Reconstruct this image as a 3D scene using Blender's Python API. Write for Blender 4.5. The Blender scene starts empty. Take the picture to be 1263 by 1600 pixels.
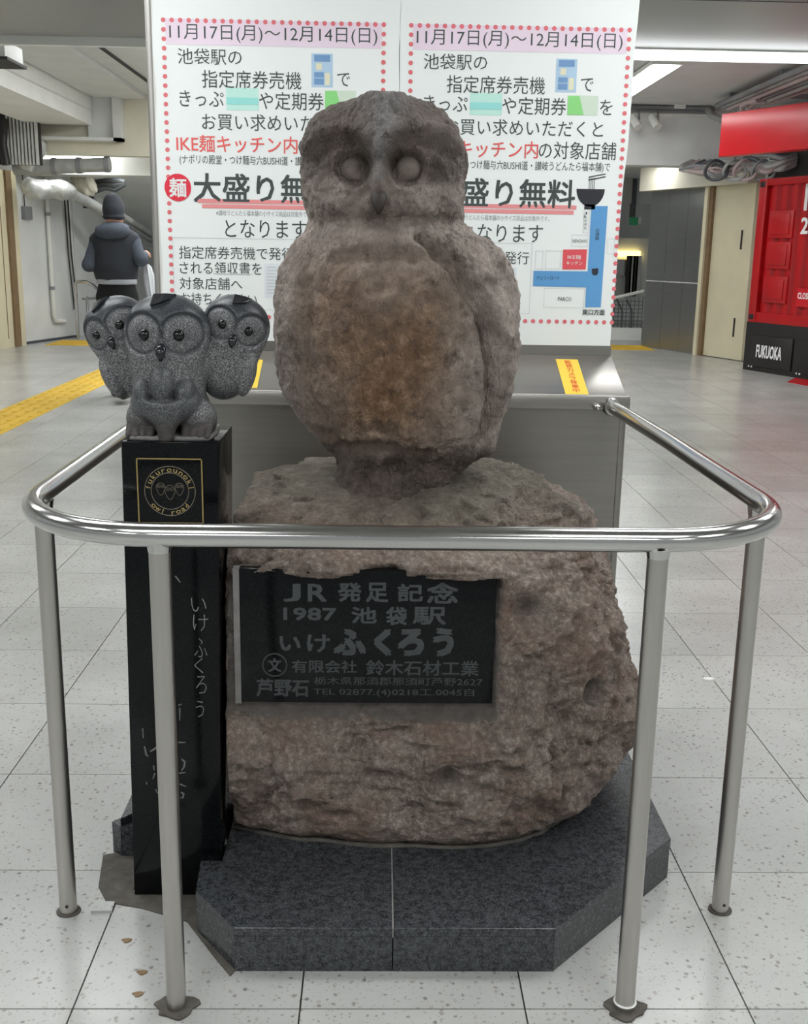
import bpy, bmesh, math, random
import numpy as np
from mathutils import Matrix, Vector

random.seed(7)
S = bpy.context.scene
COL = S.collection
PI = math.pi

# ------------------------------------------------------------------ camera
IW, IH = 1263, 1600
FPX, PITCH, YAW, ROLL, CAMH = 1687.2, 0.23638, 0.02463, 0.01702, 1.30
_fw = np.array([math.sin(YAW) * math.cos(PITCH), math.cos(YAW) * math.cos(PITCH), -math.sin(PITCH)])
_r0 = np.array([math.cos(YAW), -math.sin(YAW), 0.0])
_d0 = np.cross(_fw, _r0)
_rt = _r0 * math.cos(ROLL) - _d0 * math.sin(ROLL)
_dn = _d0 * math.cos(ROLL) + _r0 * math.sin(ROLL)
cam_data = bpy.data.cameras.new('camera')
cam = bpy.data.objects.new('camera', cam_data)
COL.objects.link(cam)
cam_data.sensor_fit = 'HORIZONTAL'
cam_data.sensor_width = 36.0
cam_data.lens = FPX / IW * 36.0
cam_data.clip_start = 0.05
cam_data.clip_end = 200
cam.matrix_world = Matrix(((_rt[0], -_dn[0], -_fw[0], 0), (_rt[1], -_dn[1], -_fw[1], 0), (_rt[2], -_dn[2], -_fw[2], CAMH), (0, 0, 0, 1)))
S.camera = cam

# ------------------------------------------------------------------ world, exposure
S.view_settings.view_transform = 'Standard'
S.view_settings.look = 'None'
S.view_settings.gamma = 1.0
S.view_settings.use_curve_mapping = False
S.view_settings.exposure = 0.0
W = bpy.data.worlds.new('world')
S.world = W
W.use_nodes = True
W.node_tree.nodes['Background'].inputs[0].default_value = (0.95, 1.0, 1.0, 1)
W.node_tree.nodes['Background'].inputs[1].default_value = 0.36
LAMP = 15.0            # brightness of the fluorescent tubes
PANEL = 9.5           # brightness of the flat ceiling panels


def ray(px, py):
    return _fw + _rt * ((px - IW / 2) / FPX) + _dn * ((py - IH / 2) / FPX)


def at(px, py, Y):
    """point of the photograph on the vertical plane at distance Y"""
    q = ray(px, py)
    t = Y / q[1]
    return Vector((q[0] * t, Y, CAMH + q[2] * t))


def atz(px, py, z):
    q = ray(px, py)
    t = (z - CAMH) / q[2]
    return Vector((q[0] * t, q[1] * t, z))


# ------------------------------------------------------------------ helpers
def lin(c):
    return tuple(((v / 255) / 12.92 if v / 255 <= 0.04045 else ((v / 255 + 0.055) / 1.055) ** 2.4) for v in c) + (1.0,)


class NT:
    def __init__(self, name):
        self.m = bpy.data.materials.new(name)
        self.m.use_nodes = True
        self.t = self.m.node_tree
        self.b = self.t.nodes['Principled BSDF']

    def n(self, kind, **kw):
        x = self.t.nodes.new(kind)
        for k, v in kw.items():
            setattr(x, k, v)
        return x

    def l(self, a, b):
        self.t.links.new(a, b)

    def set(self, **kw):
        for k, v in kw.items():
            self.b.inputs[k.replace('_', ' ')].default_value = v

    def coord(self, world=False, scale=(1, 1, 1), rot=(0, 0, 0)):
        if world:
            c = self.n('ShaderNodeNewGeometry').outputs['Position']
        else:
            c = self.n('ShaderNodeTexCoord').outputs['Object']
        mp = self.n('ShaderNodeMapping')
        mp.inputs['Scale'].default_value = scale
        mp.inputs['Rotation'].default_value = rot
        self.l(c, mp.inputs[0])
        return mp.outputs[0]

    def noise(self, vec, scale, detail=4, rough=0.55):
        x = self.n('ShaderNodeTexNoise')
        x.inputs['Scale'].default_value = scale
        x.inputs['Detail'].default_value = detail
        x.inputs['Roughness'].default_value = rough
        self.l(vec, x.inputs['Vector'])
        return x.outputs['Fac']

    def ramp(self, fac, stops, interp='LINEAR'):
        r = self.n('ShaderNodeValToRGB')
        cr = r.color_ramp
        cr.interpolation = interp
        while len(cr.elements) < len(stops):
            cr.elements.new(0.5)
        for e, (p, c) in zip(cr.elements, stops):
            e.position = p
            e.color = c if len(c) == 4 else lin(c)
        self.l(fac, r.inputs[0])
        return r.outputs[0]

    def mix(self, fac, a, b, blend='MIX'):
        x = self.n('ShaderNodeMix', data_type='RGBA', blend_type=blend)
        if isinstance(fac, (int, float)):
            x.inputs[0].default_value = fac
        else:
            self.l(fac, x.inputs[0])
        for i, v in ((6, a), (7, b)):
            if isinstance(v, tuple):
                x.inputs[i].default_value = v if len(v) == 4 else lin(v)
            else:
                self.l(v, x.inputs[i])
        return x.outputs[2]

    def bump(self, h, strength=0.3, dist=0.01):
        x = self.n('ShaderNodeBump')
        x.inputs['Strength'].default_value = strength
        x.inputs['Distance'].default_value = dist
        self.l(h, x.inputs['Height'])
        self.l(x.outputs[0], self.b.inputs['Normal'])

    def color(self, out):
        self.l(out, self.b.inputs['Base Color'])
        return self


MATS = {}


def plain(name, rgb, rough=0.5, metal=0.0, var=0.06, scale=3.0, bump=0.0, world=True, spec=0.5):
    """painted / plastic / paper surface with a little uneven tone"""
    if name in MATS:
        return MATS[name]
    k = NT(name)
    c = lin(rgb)
    v = k.coord(world=world)
    f = k.noise(v, scale, 5)
    lo = tuple(x * (1 - var) for x in c[:3]) + (1,)
    hi = tuple(min(1, x * (1 + var)) for x in c[:3]) + (1,)
    k.color(k.ramp(f, [(0.3, lo), (0.7, hi)]))
    k.set(Roughness=rough, Metallic=metal)
    k.b.inputs['Specular IOR Level'].default_value = spec
    if bump:
        k.bump(k.noise(v, scale * 12, 3), bump, 0.004)
    MATS[name] = k.m
    return k.m


def emit(name, rgb, strength):
    if name in MATS:
        return MATS[name]
    k = NT(name)
    k.b.inputs['Base Color'].default_value = lin(rgb)
    k.b.inputs['Emission Color'].default_value = lin(rgb)
    k.b.inputs['Emission Strength'].default_value = strength
    MATS[name] = k.m
    return k.m


def mesh_of(name, verts, faces, smooth=False):
    me = bpy.data.meshes.new(name)
    if isinstance(verts, np.ndarray):
        verts = verts.tolist()
    if isinstance(faces, np.ndarray):
        faces = faces.tolist()
    me.from_pydata(verts, [], faces)
    me.update()
    if smooth:
        me.polygons.foreach_set('use_smooth', [True] * len(me.polygons))
    return me


def link(name, me, mat=None, parent=None, loc=None):
    o = bpy.data.objects.new(name, me)
    COL.objects.link(o)
    if mat is not None and me is not None and not me.materials:
        me.materials.append(mat)
    if parent is not None:
        o.parent = parent
        o.matrix_parent_inverse = parent.matrix_world.inverted() if False else Matrix.Translation(-parent.location)
        if parent.rotation_euler.z or parent.rotation_euler.y or parent.rotation_euler.x:
            o.matrix_parent_inverse = (Matrix.Translation(parent.location) @ parent.rotation_euler.to_matrix().to_4x4()).inverted()
        if parent.parent is not None:
            o.matrix_parent_inverse = Matrix.Identity(4)
    if loc is not None:
        o.location = loc
    return o


def thing(name, label, cat, loc=(0, 0, 0), group=None):
    o = bpy.data.objects.new(name, None)
    COL.objects.link(o)
    o.empty_display_size = 0.1
    o.location = loc
    return tag(o, label, cat, group)


def tag(o, label, cat, group=None):
    o['label'] = label
    o['category'] = cat
    if group:
        o['group'] = group
    return o


def struct(o, label=None):
    o['kind'] = 'structure'
    if label:
        o['label'] = label
    return o


class MB:
    """collects shapes in world coordinates, builds ONE mesh object"""

    def __init__(self):
        self.v, self.f = [], []

    def add(self, vs, fs):
        b = len(self.v)
        self.v += [tuple(p) for p in vs]
        self.f += [tuple(i + b for i in f) for f in fs]
        return self

    def box(self, x0, x1, y0, y1, z0, z1):
        vs = [(x, y, z) for x in (x0, x1) for y in (y0, y1) for z in (z0, z1)]
        return self.add(vs, [(0, 1, 3, 2), (4, 6, 7, 5), (0, 4, 5, 1), (2, 3, 7, 6), (0, 2, 6, 4), (1, 5, 7, 3)])

    def obox(self, c, ax, ay, az, hx, hy, hz):
        c, ax, ay, az = map(Vector, (c, ax, ay, az))
        vs = [c + ax * (hx * i) + ay * (hy * j) + az * (hz * k) for i in (-1, 1) for j in (-1, 1) for k in (-1, 1)]
        return self.add(vs, [(0, 1, 3, 2), (4, 6, 7, 5), (0, 4, 5, 1), (2, 3, 7, 6), (0, 2, 6, 4), (1, 5, 7, 3)])

    def prism(self, poly, z0, z1):
        n = len(poly)
        vs = [(x, y, z0) for x, y in poly] + [(x, y, z1) for x, y in poly]
        fs = [tuple(range(n))[::-1], tuple(range(n, 2 * n))] + [(i, (i + 1) % n, n + (i + 1) % n, n + i) for i in range(n)]
        return self.add(vs, fs)

    def quad(self, a, b, c, d):
        return self.add([a, b, c, d], [(0, 1, 2, 3)])

    def tube(self, pts, r, n=12, cap=True, closed=False):
        pts = [Vector(p) for p in pts]
        m = len(pts)
        rs = r if isinstance(r, (list, tuple)) else [r] * m
        up = Vector((0, 0, 1))
        vs = []
        prev = None
        for i, p in enumerate(pts):
            if closed:
                t = (pts[(i + 1) % m] - pts[i - 1]).normalized()
            else:
                t = (pts[min(i + 1, m - 1)] - pts[max(i - 1, 0)]).normalized()
            if prev is None:
                a = t.cross(up)
                if a.length < 1e-3:
                    a = t.cross(Vector((1, 0, 0)))
            else:
                a = prev - t * prev.dot(t)
            a.normalize()
            prev = a
            b = t.cross(a)
            for k in range(n):
                w = 2 * PI * k / n
                vs.append(p + (a * math.cos(w) + b * math.sin(w)) * rs[i])
        fs = []
        for i in range(m if closed else m - 1):
            j = (i + 1) % m
            for k in range(n):
                l = (k + 1) % n
                fs.append((i * n + k, i * n + l, j * n + l, j * n + k))
        if cap and not closed:
            fs.append(tuple(range(n))[::-1])
            fs.append(tuple(range((m - 1) * n, m * n)))
        return self.add(vs, fs)

    def cyl(self, c, r, z0, z1, n=24):
        return self.tube([(c[0], c[1], z0), (c[0], c[1], z1)], r, n)

    def sphere(self, c, rx, ry=None, rz=None, nu=20, nv=12):
        ry = ry or rx
        rz = rz or rx
        vs = [(c[0], c[1], c[2] + rz)]
        for i in range(1, nv):
            a = PI * i / nv
            for k in range(nu):
                w = 2 * PI * k / nu
                vs.append((c[0] + rx * math.sin(a) * math.cos(w), c[1] + ry * math.sin(a) * math.sin(w), c[2] + rz * math.cos(a)))
        vs.append((c[0], c[1], c[2] - rz))
        fs = [(0, 1 + k, 1 + (k + 1) % nu) for k in range(nu)]
        for i in range(nv - 2):
            for k in range(nu):
                a, b = 1 + i * nu + k, 1 + i * nu + (k + 1) % nu
                fs.append((a, a + nu, b + nu, b))
        e = len(vs) - 1
        s = 1 + (nv - 2) * nu
        fs += [(e, s + (k + 1) % nu, s + k) for k in range(nu)]
        return self.add(vs, fs)

    def build(self, name, mat, parent=None, smooth=False, bevel=0.0, seg=2, auto=None):
        me = mesh_of(name, self.v, self.f)
        bm = bmesh.new()
        bm.from_mesh(me)
        bmesh.ops.recalc_face_normals(bm, faces=bm.faces)
        if bevel:
            bmesh.ops.bevel(bm, geom=[e for e in bm.edges if e.is_manifold and e.calc_face_angle(0) > 0.5], offset=bevel, segments=seg, affect='EDGES', profile=0.5)
        bm.to_mesh(me)
        bm.free()
        if smooth or bevel:
            me.polygons.foreach_set('use_smooth', [True] * len(me.polygons))
            me.set_sharp_from_angle(angle=math.radians(auto or 40))
        return link(name, me, mat, parent)


# ---- numpy noise, lofts and implicit surfaces
def _hash(i, j, k, seed):
    h = (i.astype(np.int64) * 374761393 + j.astype(np.int64) * 668265263 + k.astype(np.int64) * 2147483647 + seed * 1274126177) & 0xffffffff
    h = ((h ^ (h >> 13)) * 1274126177) & 0xffffffff
    h = (h ^ (h >> 16)) & 0xffff
    return h / 65535.0 * 2 - 1


def vnoise(P, scale, seed=0):
    Q = np.asarray(P) * np.asarray(scale)
    I = np.floor(Q).astype(np.int64)
    F = Q - I
    F = F * F * (3 - 2 * F)
    out = 0
    for dx in (0, 1):
        for dy in (0, 1):
            for dz in (0, 1):
                w = (F[..., 0] if dx else 1 - F[..., 0]) * (F[..., 1] if dy else 1 - F[..., 1]) * (F[..., 2] if dz else 1 - F[..., 2])
                out = out + w * _hash(I[..., 0] + dx, I[..., 1] + dy, I[..., 2] + dz, seed)
    return out


def fbm(P, scale, oct=4, seed=0, gain=0.5):
    s, a, o = np.asarray(scale, float), 1.0, 0
    for i in range(oct):
        o = o + a * vnoise(P, s, seed + i)
        s = s * 2.03
        a *= gain
    return o


def catmull(keys, m):
    """keys (n,k) -> smooth rows (m,k)"""
    K = np.asarray(keys, float)
    n = len(K)
    t = np.linspace(0, n - 1, m)
    i = np.minimum(t.astype(int), n - 2)
    u = (t - i)[:, None]
    p0, p1, p2, p3 = K[np.maximum(i - 1, 0)], K[i], K[i + 1], K[np.minimum(i + 2, n - 1)]
    return 0.5 * ((2 * p1) + (-p0 + p2) * u + (2 * p0 - 5 * p1 + 4 * p2 - p3) * u ** 2 + (-p0 + 3 * p1 - 3 * p2 + p3) * u ** 3)


def loft(rows, nang, cy):
    """rows: z, xl, xr, bf, bb, cx, expo -> grid of points (m, nang, 3); angle 0 = right, 90deg = front"""
    a = np.linspace(0, 2 * PI, nang, endpoint=False)
    ca, sa = np.cos(a), np.sin(a)
    out = np.zeros((len(rows), nang, 3))
    for i, (z, xl, xr, bf, bb, cx, e) in enumerate(rows):
        p = 2.0 / max(e, 1.2)
        ux = np.sign(ca) * np.abs(ca) ** p
        uy = np.sign(sa) * np.abs(sa) ** p
        out[i, :, 0] = cx + np.where(ux > 0, ux * max(xr - cx, 1e-4), ux * max(cx - xl, 1e-4))
        out[i, :, 1] = cy - np.where(uy > 0, uy * max(bf, 1e-4), uy * max(bb, 1e-4))
        out[i, :, 2] = z
    return out


def grid_faces(m, n):
    i = np.arange(m - 1)[:, None]
    k = np.arange(n)[None, :]
    l = (k + 1) % n
    return np.stack([i * n + k, i * n + l, (i + 1) * n + l, (i + 1) * n + k], -1).reshape(-1, 4)


def surface_nets(f, lo, hi, h):
    ax = [np.arange(lo[k], hi[k] + h, h) for k in range(3)]
    G = np.stack(np.meshgrid(*ax, indexing='ij'), -1)
    V = f(G)
    nx, ny, nz = V.shape
    ins = V < 0
    cnt = np.zeros((nx - 1, ny - 1, nz - 1), int)
    for dx in (0, 1):
        for dy in (0, 1):
            for dz in (0, 1):
                cnt += ins[dx:nx - 1 + dx, dy:ny - 1 + dy, dz:nz - 1 + dz]
    act = np.argwhere((cnt > 0) & (cnt < 8))
    idx = -np.ones((nx - 1, ny - 1, nz - 1), int)
    idx[tuple(act.T)] = np.arange(len(act))
    acc = np.zeros((len(act), 3))
    num = np.zeros(len(act))
    cs = [(x, y, z) for x in (0, 1) for y in (0, 1) for z in (0, 1)]
    for a in cs:
        for k in range(3):
            if a[k] == 0:
                b = list(a)
                b[k] = 1
                va = V[tuple((act + a).T)]
                vb = V[tuple((act + b).T)]
                m = (va < 0) != (vb < 0)
                t = np.where(m, va / np.where(m, va - vb, 1), 0)
                p = np.array(a, float)[None, :].repeat(len(act), 0)
                p[:, k] = t
                acc += p * m[:, None]
                num += m
    pos = np.array(lo) + (act + acc / num[:, None]) * h
    faces = []
    for k in range(3):
        a, b = (k + 1) % 3, (k + 2) % 3
        sl0 = [slice(None)] * 3
        sl1 = [slice(None)] * 3
        sl0[k] = slice(0, -1)
        sl1[k] = slice(1, None)
        e = np.argwhere(ins[tuple(sl0)] != ins[tuple(sl1)])
        e = e[(e[:, a] > 0) & (e[:, b] > 0) & (e[:, a] < V.shape[a] - 1) & (e[:, b] < V.shape[b] - 1)]
        q = []
        for da, db in ((1, 1), (0, 1), (0, 0), (1, 0)):
            c = e.copy()
            c[:, a] -= da
            c[:, b] -= db
            q.append(idx[tuple(c.T)])
        q = np.stack(q, -1)
        flip = ~ins[tuple(e.T)]
        q[flip] = q[flip][:, ::-1]
        faces.append(q)
    F = np.concatenate(faces)
    F = F[(F >= 0).all(1)]
    return pos, F


def smin(a, b, k):
    h = np.clip(0.5 + 0.5 * (b - a) / k, 0, 1)
    return b * (1 - h) + a * h - k * h * (1 - h)


def s_ell(P, c, r):
    q = (P - np.array(c)) / np.array(r)
    l = np.sqrt((q ** 2).sum(-1))
    l2 = np.sqrt(((q / np.array(r)) ** 2).sum(-1)) + 1e-9
    return l * (l - 1) / l2


def s_cap(P, a, b, ra, rb):
    a, b = np.array(a, float), np.array(b, float)
    d = b - a
    t = np.clip(((P - a) @ d) / (d @ d), 0, 1)
    return np.sqrt(((P - a - t[..., None] * d) ** 2).sum(-1)) - (ra + (rb - ra) * t)


def gauss(x, s):
    return np.exp(-(x / s) ** 2)


def poly_dist(X, Z, pts):
    d = np.full(X.shape, 9.0)
    for (x0, z0), (x1, z1) in zip(pts[:-1], pts[1:]):
        ex, ez = x1 - x0, z1 - z0
        t = np.clip(((X - x0) * ex + (Z - z0) * ez) / (ex * ex + ez * ez), 0, 1)
        d = np.minimum(d, np.hypot(X - x0 - t * ex, Z - z0 - t * ez))
    return d


def sstep(a, b, x):
    t = np.clip((x - a) / (b - a), 0, 1)
    return t * t * (3 - 2 * t)


_TXT = {}


def text_mesh(s, bold=0.0):
    """outline of a line of lettering, normalised to its bounding box"""
    if (s, bold) in _TXT:
        return _TXT[(s, bold)]
    c = bpy.data.curves.new('lettering', 'FONT')
    c.body = s
    c.offset = bold
    c.resolution_u = 2
    o = bpy.data.objects.new('lettering', c)
    COL.objects.link(o)
    dg = bpy.context.evaluated_depsgraph_get()
    me = bpy.data.meshes.new_from_object(o.evaluated_get(dg))
    v = np.empty(len(me.vertices) * 3)
    me.vertices.foreach_get('co', v)
    v = v.reshape(-1, 3)[:, :2]
    fs = [tuple(p.vertices) for p in me.polygons]
    bpy.data.objects.remove(o)
    bpy.data.curves.remove(c)
    bpy.data.meshes.remove(me)
    lo, hi = v.min(0), v.max(0)
    r = ((v - lo) / (hi - lo), fs, (hi - lo)[0] / (hi - lo)[1])
    _TXT[(s, bold)] = r
    return r


def text_on(mb, s, o, ux, uz, w, h, bold=0.0, lift=None):
    """adds lettering to mb: lower-left corner o, across ux, up uz, size w x h"""
    v, fs, _ = text_mesh(s, min(bold, 0.0))
    o, ux, uz = Vector(o), Vector(ux), Vector(uz)
    nn_ = ux.cross(uz)
    if bold <= 0.004:
        mb.add([o + ux * (p[0] * w) + uz * (p[1] * h) for p in v], fs)
        return
    e = bold * h
    for k, (i, j) in enumerate(((-1, -1), (1, -1), (1, 1), (-1, 1), (0, 0))):
        b = o + ux * (e * (1 + i)) + uz * (e * (1 + j)) + nn_ * (0.00004 * k)
        mb.add([b + ux * (p[0] * (w - 2 * e)) + uz * (p[1] * (h - 2 * e)) for p in v], fs)


def text_px(mb, s, x0, x1, y0, y1, Y, bold=0.0):
    """lettering standing on the plane y = Y between pixel rectangle corners"""
    a = at(x0, y1, Y)
    b = at(x1, y1, Y)
    c = at(x0, y0, Y)
    text_on(mb, s, a, (1, 0, 0), (0, 0, 1), b.x - a.x, c.z - a.z, bold)
# ------------------------------------------------------------------ materials
def mk_terrazzo():
    k = NT('terrazzo')
    v = k.coord(world=True)
    base = k.ramp(k.noise(v, 2.2, 5), [(0.3, (168, 169, 167)), (0.7, (184, 185, 182))])
    rnd = k.n('ShaderNodeObjectInfo').outputs['Random']
    base = k.mix(0.12, base, k.ramp(rnd, [(0.0, (170, 172, 170)), (1.0, (235, 235, 228))]))
    wob = k.n('ShaderNodeTexNoise')
    wob.inputs['Scale'].default_value = 60
    k.l(v, wob.inputs['Vector'])
    wv = k.n('ShaderNodeMix', data_type='VECTOR')
    wv.inputs[0].default_value = 0.012
    k.l(v, wv.inputs[4])
    k.l(wob.outputs['Color'], wv.inputs[5])
    for sc, th, dark, lite in ((70, 0.27, (136, 134, 130), (178, 174, 168)), (150, 0.23, (140, 138, 132), (176, 172, 164)), (38, 0.16, (122, 120, 118), (164, 160, 154))):
        vo = k.n('ShaderNodeTexVoronoi')
        vo.inputs['Scale'].default_value = sc
        k.l(wv.outputs[1], vo.inputs['Vector'])
        m = k.ramp(vo.outputs['Distance'], [(th - 0.03, (255, 255, 255)), (th + 0.03, (0, 0, 0))])
        sep = k.n('ShaderNodeSeparateColor')
        k.l(vo.outputs['Color'], sep.inputs[0])
        gate = k.ramp(sep.outputs[0], [(0.42, (0, 0, 0)), (0.5, (255, 255, 255))])
        mm = k.mix(1.0, m, gate, 'MULTIPLY')
        base = k.mix(mm, base, k.ramp(sep.outputs[1], [(0, dark), (1, lite)]))
    stain = k.ramp(k.noise(v, 1.3, 6, 0.65), [(0.35, (214, 212, 206)), (0.62, (255, 255, 255))])
    base = k.mix(0.35, base, stain, 'MULTIPLY')
    k.color(base)
    k.set(Roughness=0.23)
    k.b.inputs['Specular IOR Level'].default_value = 0.4
    return k.m


def mk_granite(name, dark, mid, lite, rough, scale=260, bump=0.0):
    k = NT(name)
    v = k.coord(world=True)
    n1 = k.noise(v, scale, 3, 0.7)
    n2 = k.noise(v, scale * 0.35, 3, 0.6)
    c = k.ramp(n1, [(0.34, dark), (0.52, mid), (0.68, lite)])
    c = k.mix(0.35, c, k.ramp(n2, [(0.35, dark), (0.65, lite)]))
    k.color(c)
    k.set(Roughness=rough)
    if bump:
        k.bump(n1, bump, 0.002)
    return k.m


def mk_black_granite():
    k = NT('polished_black_granite')
    v = k.coord(world=True)
    c = k.ramp(k.noise(v, 420, 2, 0.6), [(0.45, (8, 9, 10)), (0.75, (24, 26, 29))])
    k.color(c)
    k.set(Roughness=0.1)
    k.b.inputs['Specular IOR Level'].default_value = 0.22
    return k.m


def mk_owl_stone():
    """weathered cast stone: grey skin, brown rubbed chest, combed feather marks"""
    k = NT('weathered_owl_stone')
    v = k.coord(world=True)
    at_ = k.n('ShaderNodeAttribute', attribute_name='tint').outputs['Color']
    sep = k.n('ShaderNodeSeparateColor')
    k.l(at_, sep.inputs[0])
    n = k.noise(v, 22, 6, 0.65)
    grey = k.ramp(n, [(0.3, (132, 121, 114)), (0.5, (165, 153, 145)), (0.72, (200, 188, 180))])
    brown = k.ramp(k.noise(v, 30, 6, 0.7), [(0.28, (76, 54, 38)), (0.5, (134, 103, 76)), (0.72, (192, 162, 134))])
    c = k.mix(sep.outputs[0], grey, brown)
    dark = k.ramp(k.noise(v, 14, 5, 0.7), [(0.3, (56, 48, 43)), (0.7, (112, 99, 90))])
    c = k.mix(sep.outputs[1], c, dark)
    c = k.mix(sep.outputs[2], c, k.ramp(k.noise(v, 60, 4), [(0.3, (116, 113, 113)), (0.7, (156, 152, 152))]))
    pits = k.ramp(k.noise(v, 75, 4, 0.7), [(0.27, (40, 32, 26)), (0.36, (255, 255, 255))])
    c = k.mix(0.55, c, pits, 'MULTIPLY')
    blot = k.ramp(k.noise(v, 17, 5, 0.72), [(0.30, (92, 76, 64)), (0.44, (255, 255, 255))])
    c = k.mix(0.75, c, blot, 'MULTIPLY')
    k.color(c)
    k.set(Roughness=0.52)
    k.b.inputs['Specular IOR Level'].default_value = 0.45
    va = k.coord(world=True, scale=(120, 60, 44), rot=(0, 0.55, 0))
    vb = k.coord(world=True, scale=(120, 60, 44), rot=(0, -0.5, 0))
    na, nb = k.noise(va, 1, 3, 0.6), k.noise(vb, 1, 3, 0.6)
    ab = k.n('ShaderNodeMath', operation='ADD')
    k.l(na, ab.inputs[0])
    k.l(nb, ab.inputs[1])
    cc = k.n('ShaderNodeMath', operation='ADD')
    k.l(ab.outputs[0], cc.inputs[0])
    k.l(k.noise(v, 90, 5, 0.7), cc.inputs[1])
    k.bump(cc.outputs[0], 1.0, 0.016)
    st = k.ramp(ab.outputs[0], [(0.36, (120, 112, 106)), (0.5, (196, 190, 184)), (0.64, (255, 252, 248))])
    k.color(k.mix(0.8, c, st, 'MULTIPLY'))
    return k.m


def mk_rock():
    k = NT('rough_brown_rock')
    v = k.coord(world=True)
    c = k.ramp(k.noise(v, 13, 8, 0.68), [(0.28, (112, 92, 82)), (0.45, (170, 151, 138)), (0.6, (204, 189, 177)), (0.75, (236, 224, 214))])
    c = k.mix(0.6, c, k.ramp(k.noise(v, 85, 5, 0.75), [(0.32, (92, 74, 65)), (0.52, (178, 159, 145)), (0.66, (244, 234, 224))]))
    red = k.ramp(k.noise(v, 5, 5, 0.6), [(0.5, (0, 0, 0)), (0.66, (255, 255, 255))])
    rm = k.n('ShaderNodeMath', operation='MULTIPLY')
    rm.inputs[1].default_value = 0.45
    k.l(red, rm.inputs[0])
    c = k.mix(rm.outputs[0], c, (158, 122, 104))
    pits = k.ramp(k.noise(v, 48, 5, 0.7), [(0.3, (60, 46, 40)), (0.38, (255, 255, 255))])
    c = k.mix(0.6, c, pits, 'MULTIPLY')
    a = k.n('ShaderNodeSeparateColor')
    k.l(k.n('ShaderNodeAttribute', attribute_name='tint').outputs['Color'], a.inputs[0])
    c = k.mix(a.outputs[0], c, k.ramp(k.noise(v, 26, 6, 0.7), [(0.3, (104, 98, 86)), (0.55, (146, 140, 124)), (0.75, (184, 176, 160))]))
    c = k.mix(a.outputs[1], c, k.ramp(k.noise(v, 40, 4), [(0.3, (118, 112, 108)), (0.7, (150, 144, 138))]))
    k.color(c)
    k.set(Roughness=0.78)
    h = k.n('ShaderNodeMath', operation='ADD')
    k.l(k.noise(v, 60, 8, 0.75), h.inputs[0])
    k.l(k.noise(v, 190, 4, 0.7), h.inputs[1])
    k.bump(h.outputs[0], 1.0, 0.02)
    return k.m


def mk_small_owl():
    """speckled grey granite with polished dark crowns"""
    k = NT('speckled_carved_granite')
    v = k.coord(world=True)
    sp = k.noise(v, 380, 3, 0.75)
    rough_c = k.ramp(sp, [(0.36, (48, 49, 51)), (0.5, (96, 97, 98)), (0.66, (168, 168, 168))])
    pol_c = k.ramp(sp, [(0.4, (38, 41, 46)), (0.7, (72, 76, 82))])
    a = k.n('ShaderNodeSeparateColor')
    k.l(k.n('ShaderNodeAttribute', attribute_name='tint').outputs['Color'], a.inputs[0])
    c = k.mix(a.outputs[0], rough_c, pol_c)
    c = k.mix(a.outputs[1], c, k.ramp(k.noise(v, 60, 5, 0.7), [(0.3, (30, 26, 25)), (0.7, (78, 70, 66))]))
    k.color(c)
    r = k.n('ShaderNodeMapRange')
    r.inputs['To Min'].default_value = 0.62
    r.inputs['To Max'].default_value = 0.3
    k.l(a.outputs[0], r.inputs['Value'])
    k.l(r.outputs[0], k.b.inputs['Roughness'])
    k.bump(sp, 0.3, 0.0015)
    return k.m


def mk_steel(name, rgb, rough, brush=(1, 1, 1), amp=0.08):
    k = NT(name)
    v = k.coord(world=True, scale=brush)
    n = k.noise(v, 3, 5, 0.6)
    c = lin(rgb)
    k.color(k.ramp(n, [(0.3, tuple(x * 0.9 for x in c[:3]) + (1,)), (0.7, c)]))
    k.set(Metallic=1.0)
    mr = k.n('ShaderNodeMapRange')
    mr.inputs['To Min'].default_value = max(0.02, rough - amp)
    mr.inputs['To Max'].default_value = rough + amp
    k.l(n, mr.inputs['Value'])
    k.l(mr.outputs[0], k.b.inputs['Roughness'])
    return k.m


M_TERR = mk_terrazzo()
M_GRAN = mk_granite('dark_speckled_granite', (22, 23, 25), (46, 48, 51), (96, 99, 103), 0.26)
M_BLACK = mk_black_granite()
M_OWL = mk_owl_stone()
M_ROCK = mk_rock()
M_SOWL = mk_small_owl()
M_RAIL = mk_steel('polished_steel_tube', (206, 206, 204), 0.16, amp=0.05)
M_POST = mk_steel('satin_steel_tube', (196, 193, 188), 0.33, (8, 8, 0.6))
M_CONS = mk_steel('brushed_steel_sheet', (158, 155, 149), 0.34, (1, 1, 30))
M_SHUT = mk_steel('dull_steel_shutter', (188, 189, 188), 0.34, (1, 1, 8))
M_SOFF = plain('satin_ceiling_panel', (150, 150, 146), 0.32, var=0.03, spec=0.35)
M_JOINT = plain('dark_floor_joint', (92, 90, 86), 0.9)
M_PAPER = plain('white_poster_paper', (236, 240, 238), 0.45, var=0.015, scale=1.2)
M_INK = plain('dark_grey_ink', (62, 72, 70), 0.5)
M_REDINK = plain('soft_red_ink', (228, 92, 88), 0.5)
M_DOTINK = plain('pink_red_dot_ink', (222, 112, 118), 0.5)
M_PINKBAND = plain('pale_pink_ink', (232, 214, 228), 0.5)
M_BLUE = plain('map_blue_ink', (92, 156, 210), 0.5)
M_MINT = plain('mint_ink', (190, 232, 220), 0.5)
M_TEAL = plain('teal_ink', (150, 220, 214), 0.5)
M_LIME = plain('lime_ink', (140, 216, 130), 0.5)
M_PALEINK = plain('pale_grey_ink', (196, 204, 206), 0.5)
M_WHITEP = plain('white_paint', (222, 223, 218), 0.5, var=0.05)
M_WALLW = plain('grey_white_wall_paint', (214, 216, 214), 0.6, var=0.1, scale=1.5)
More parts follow.
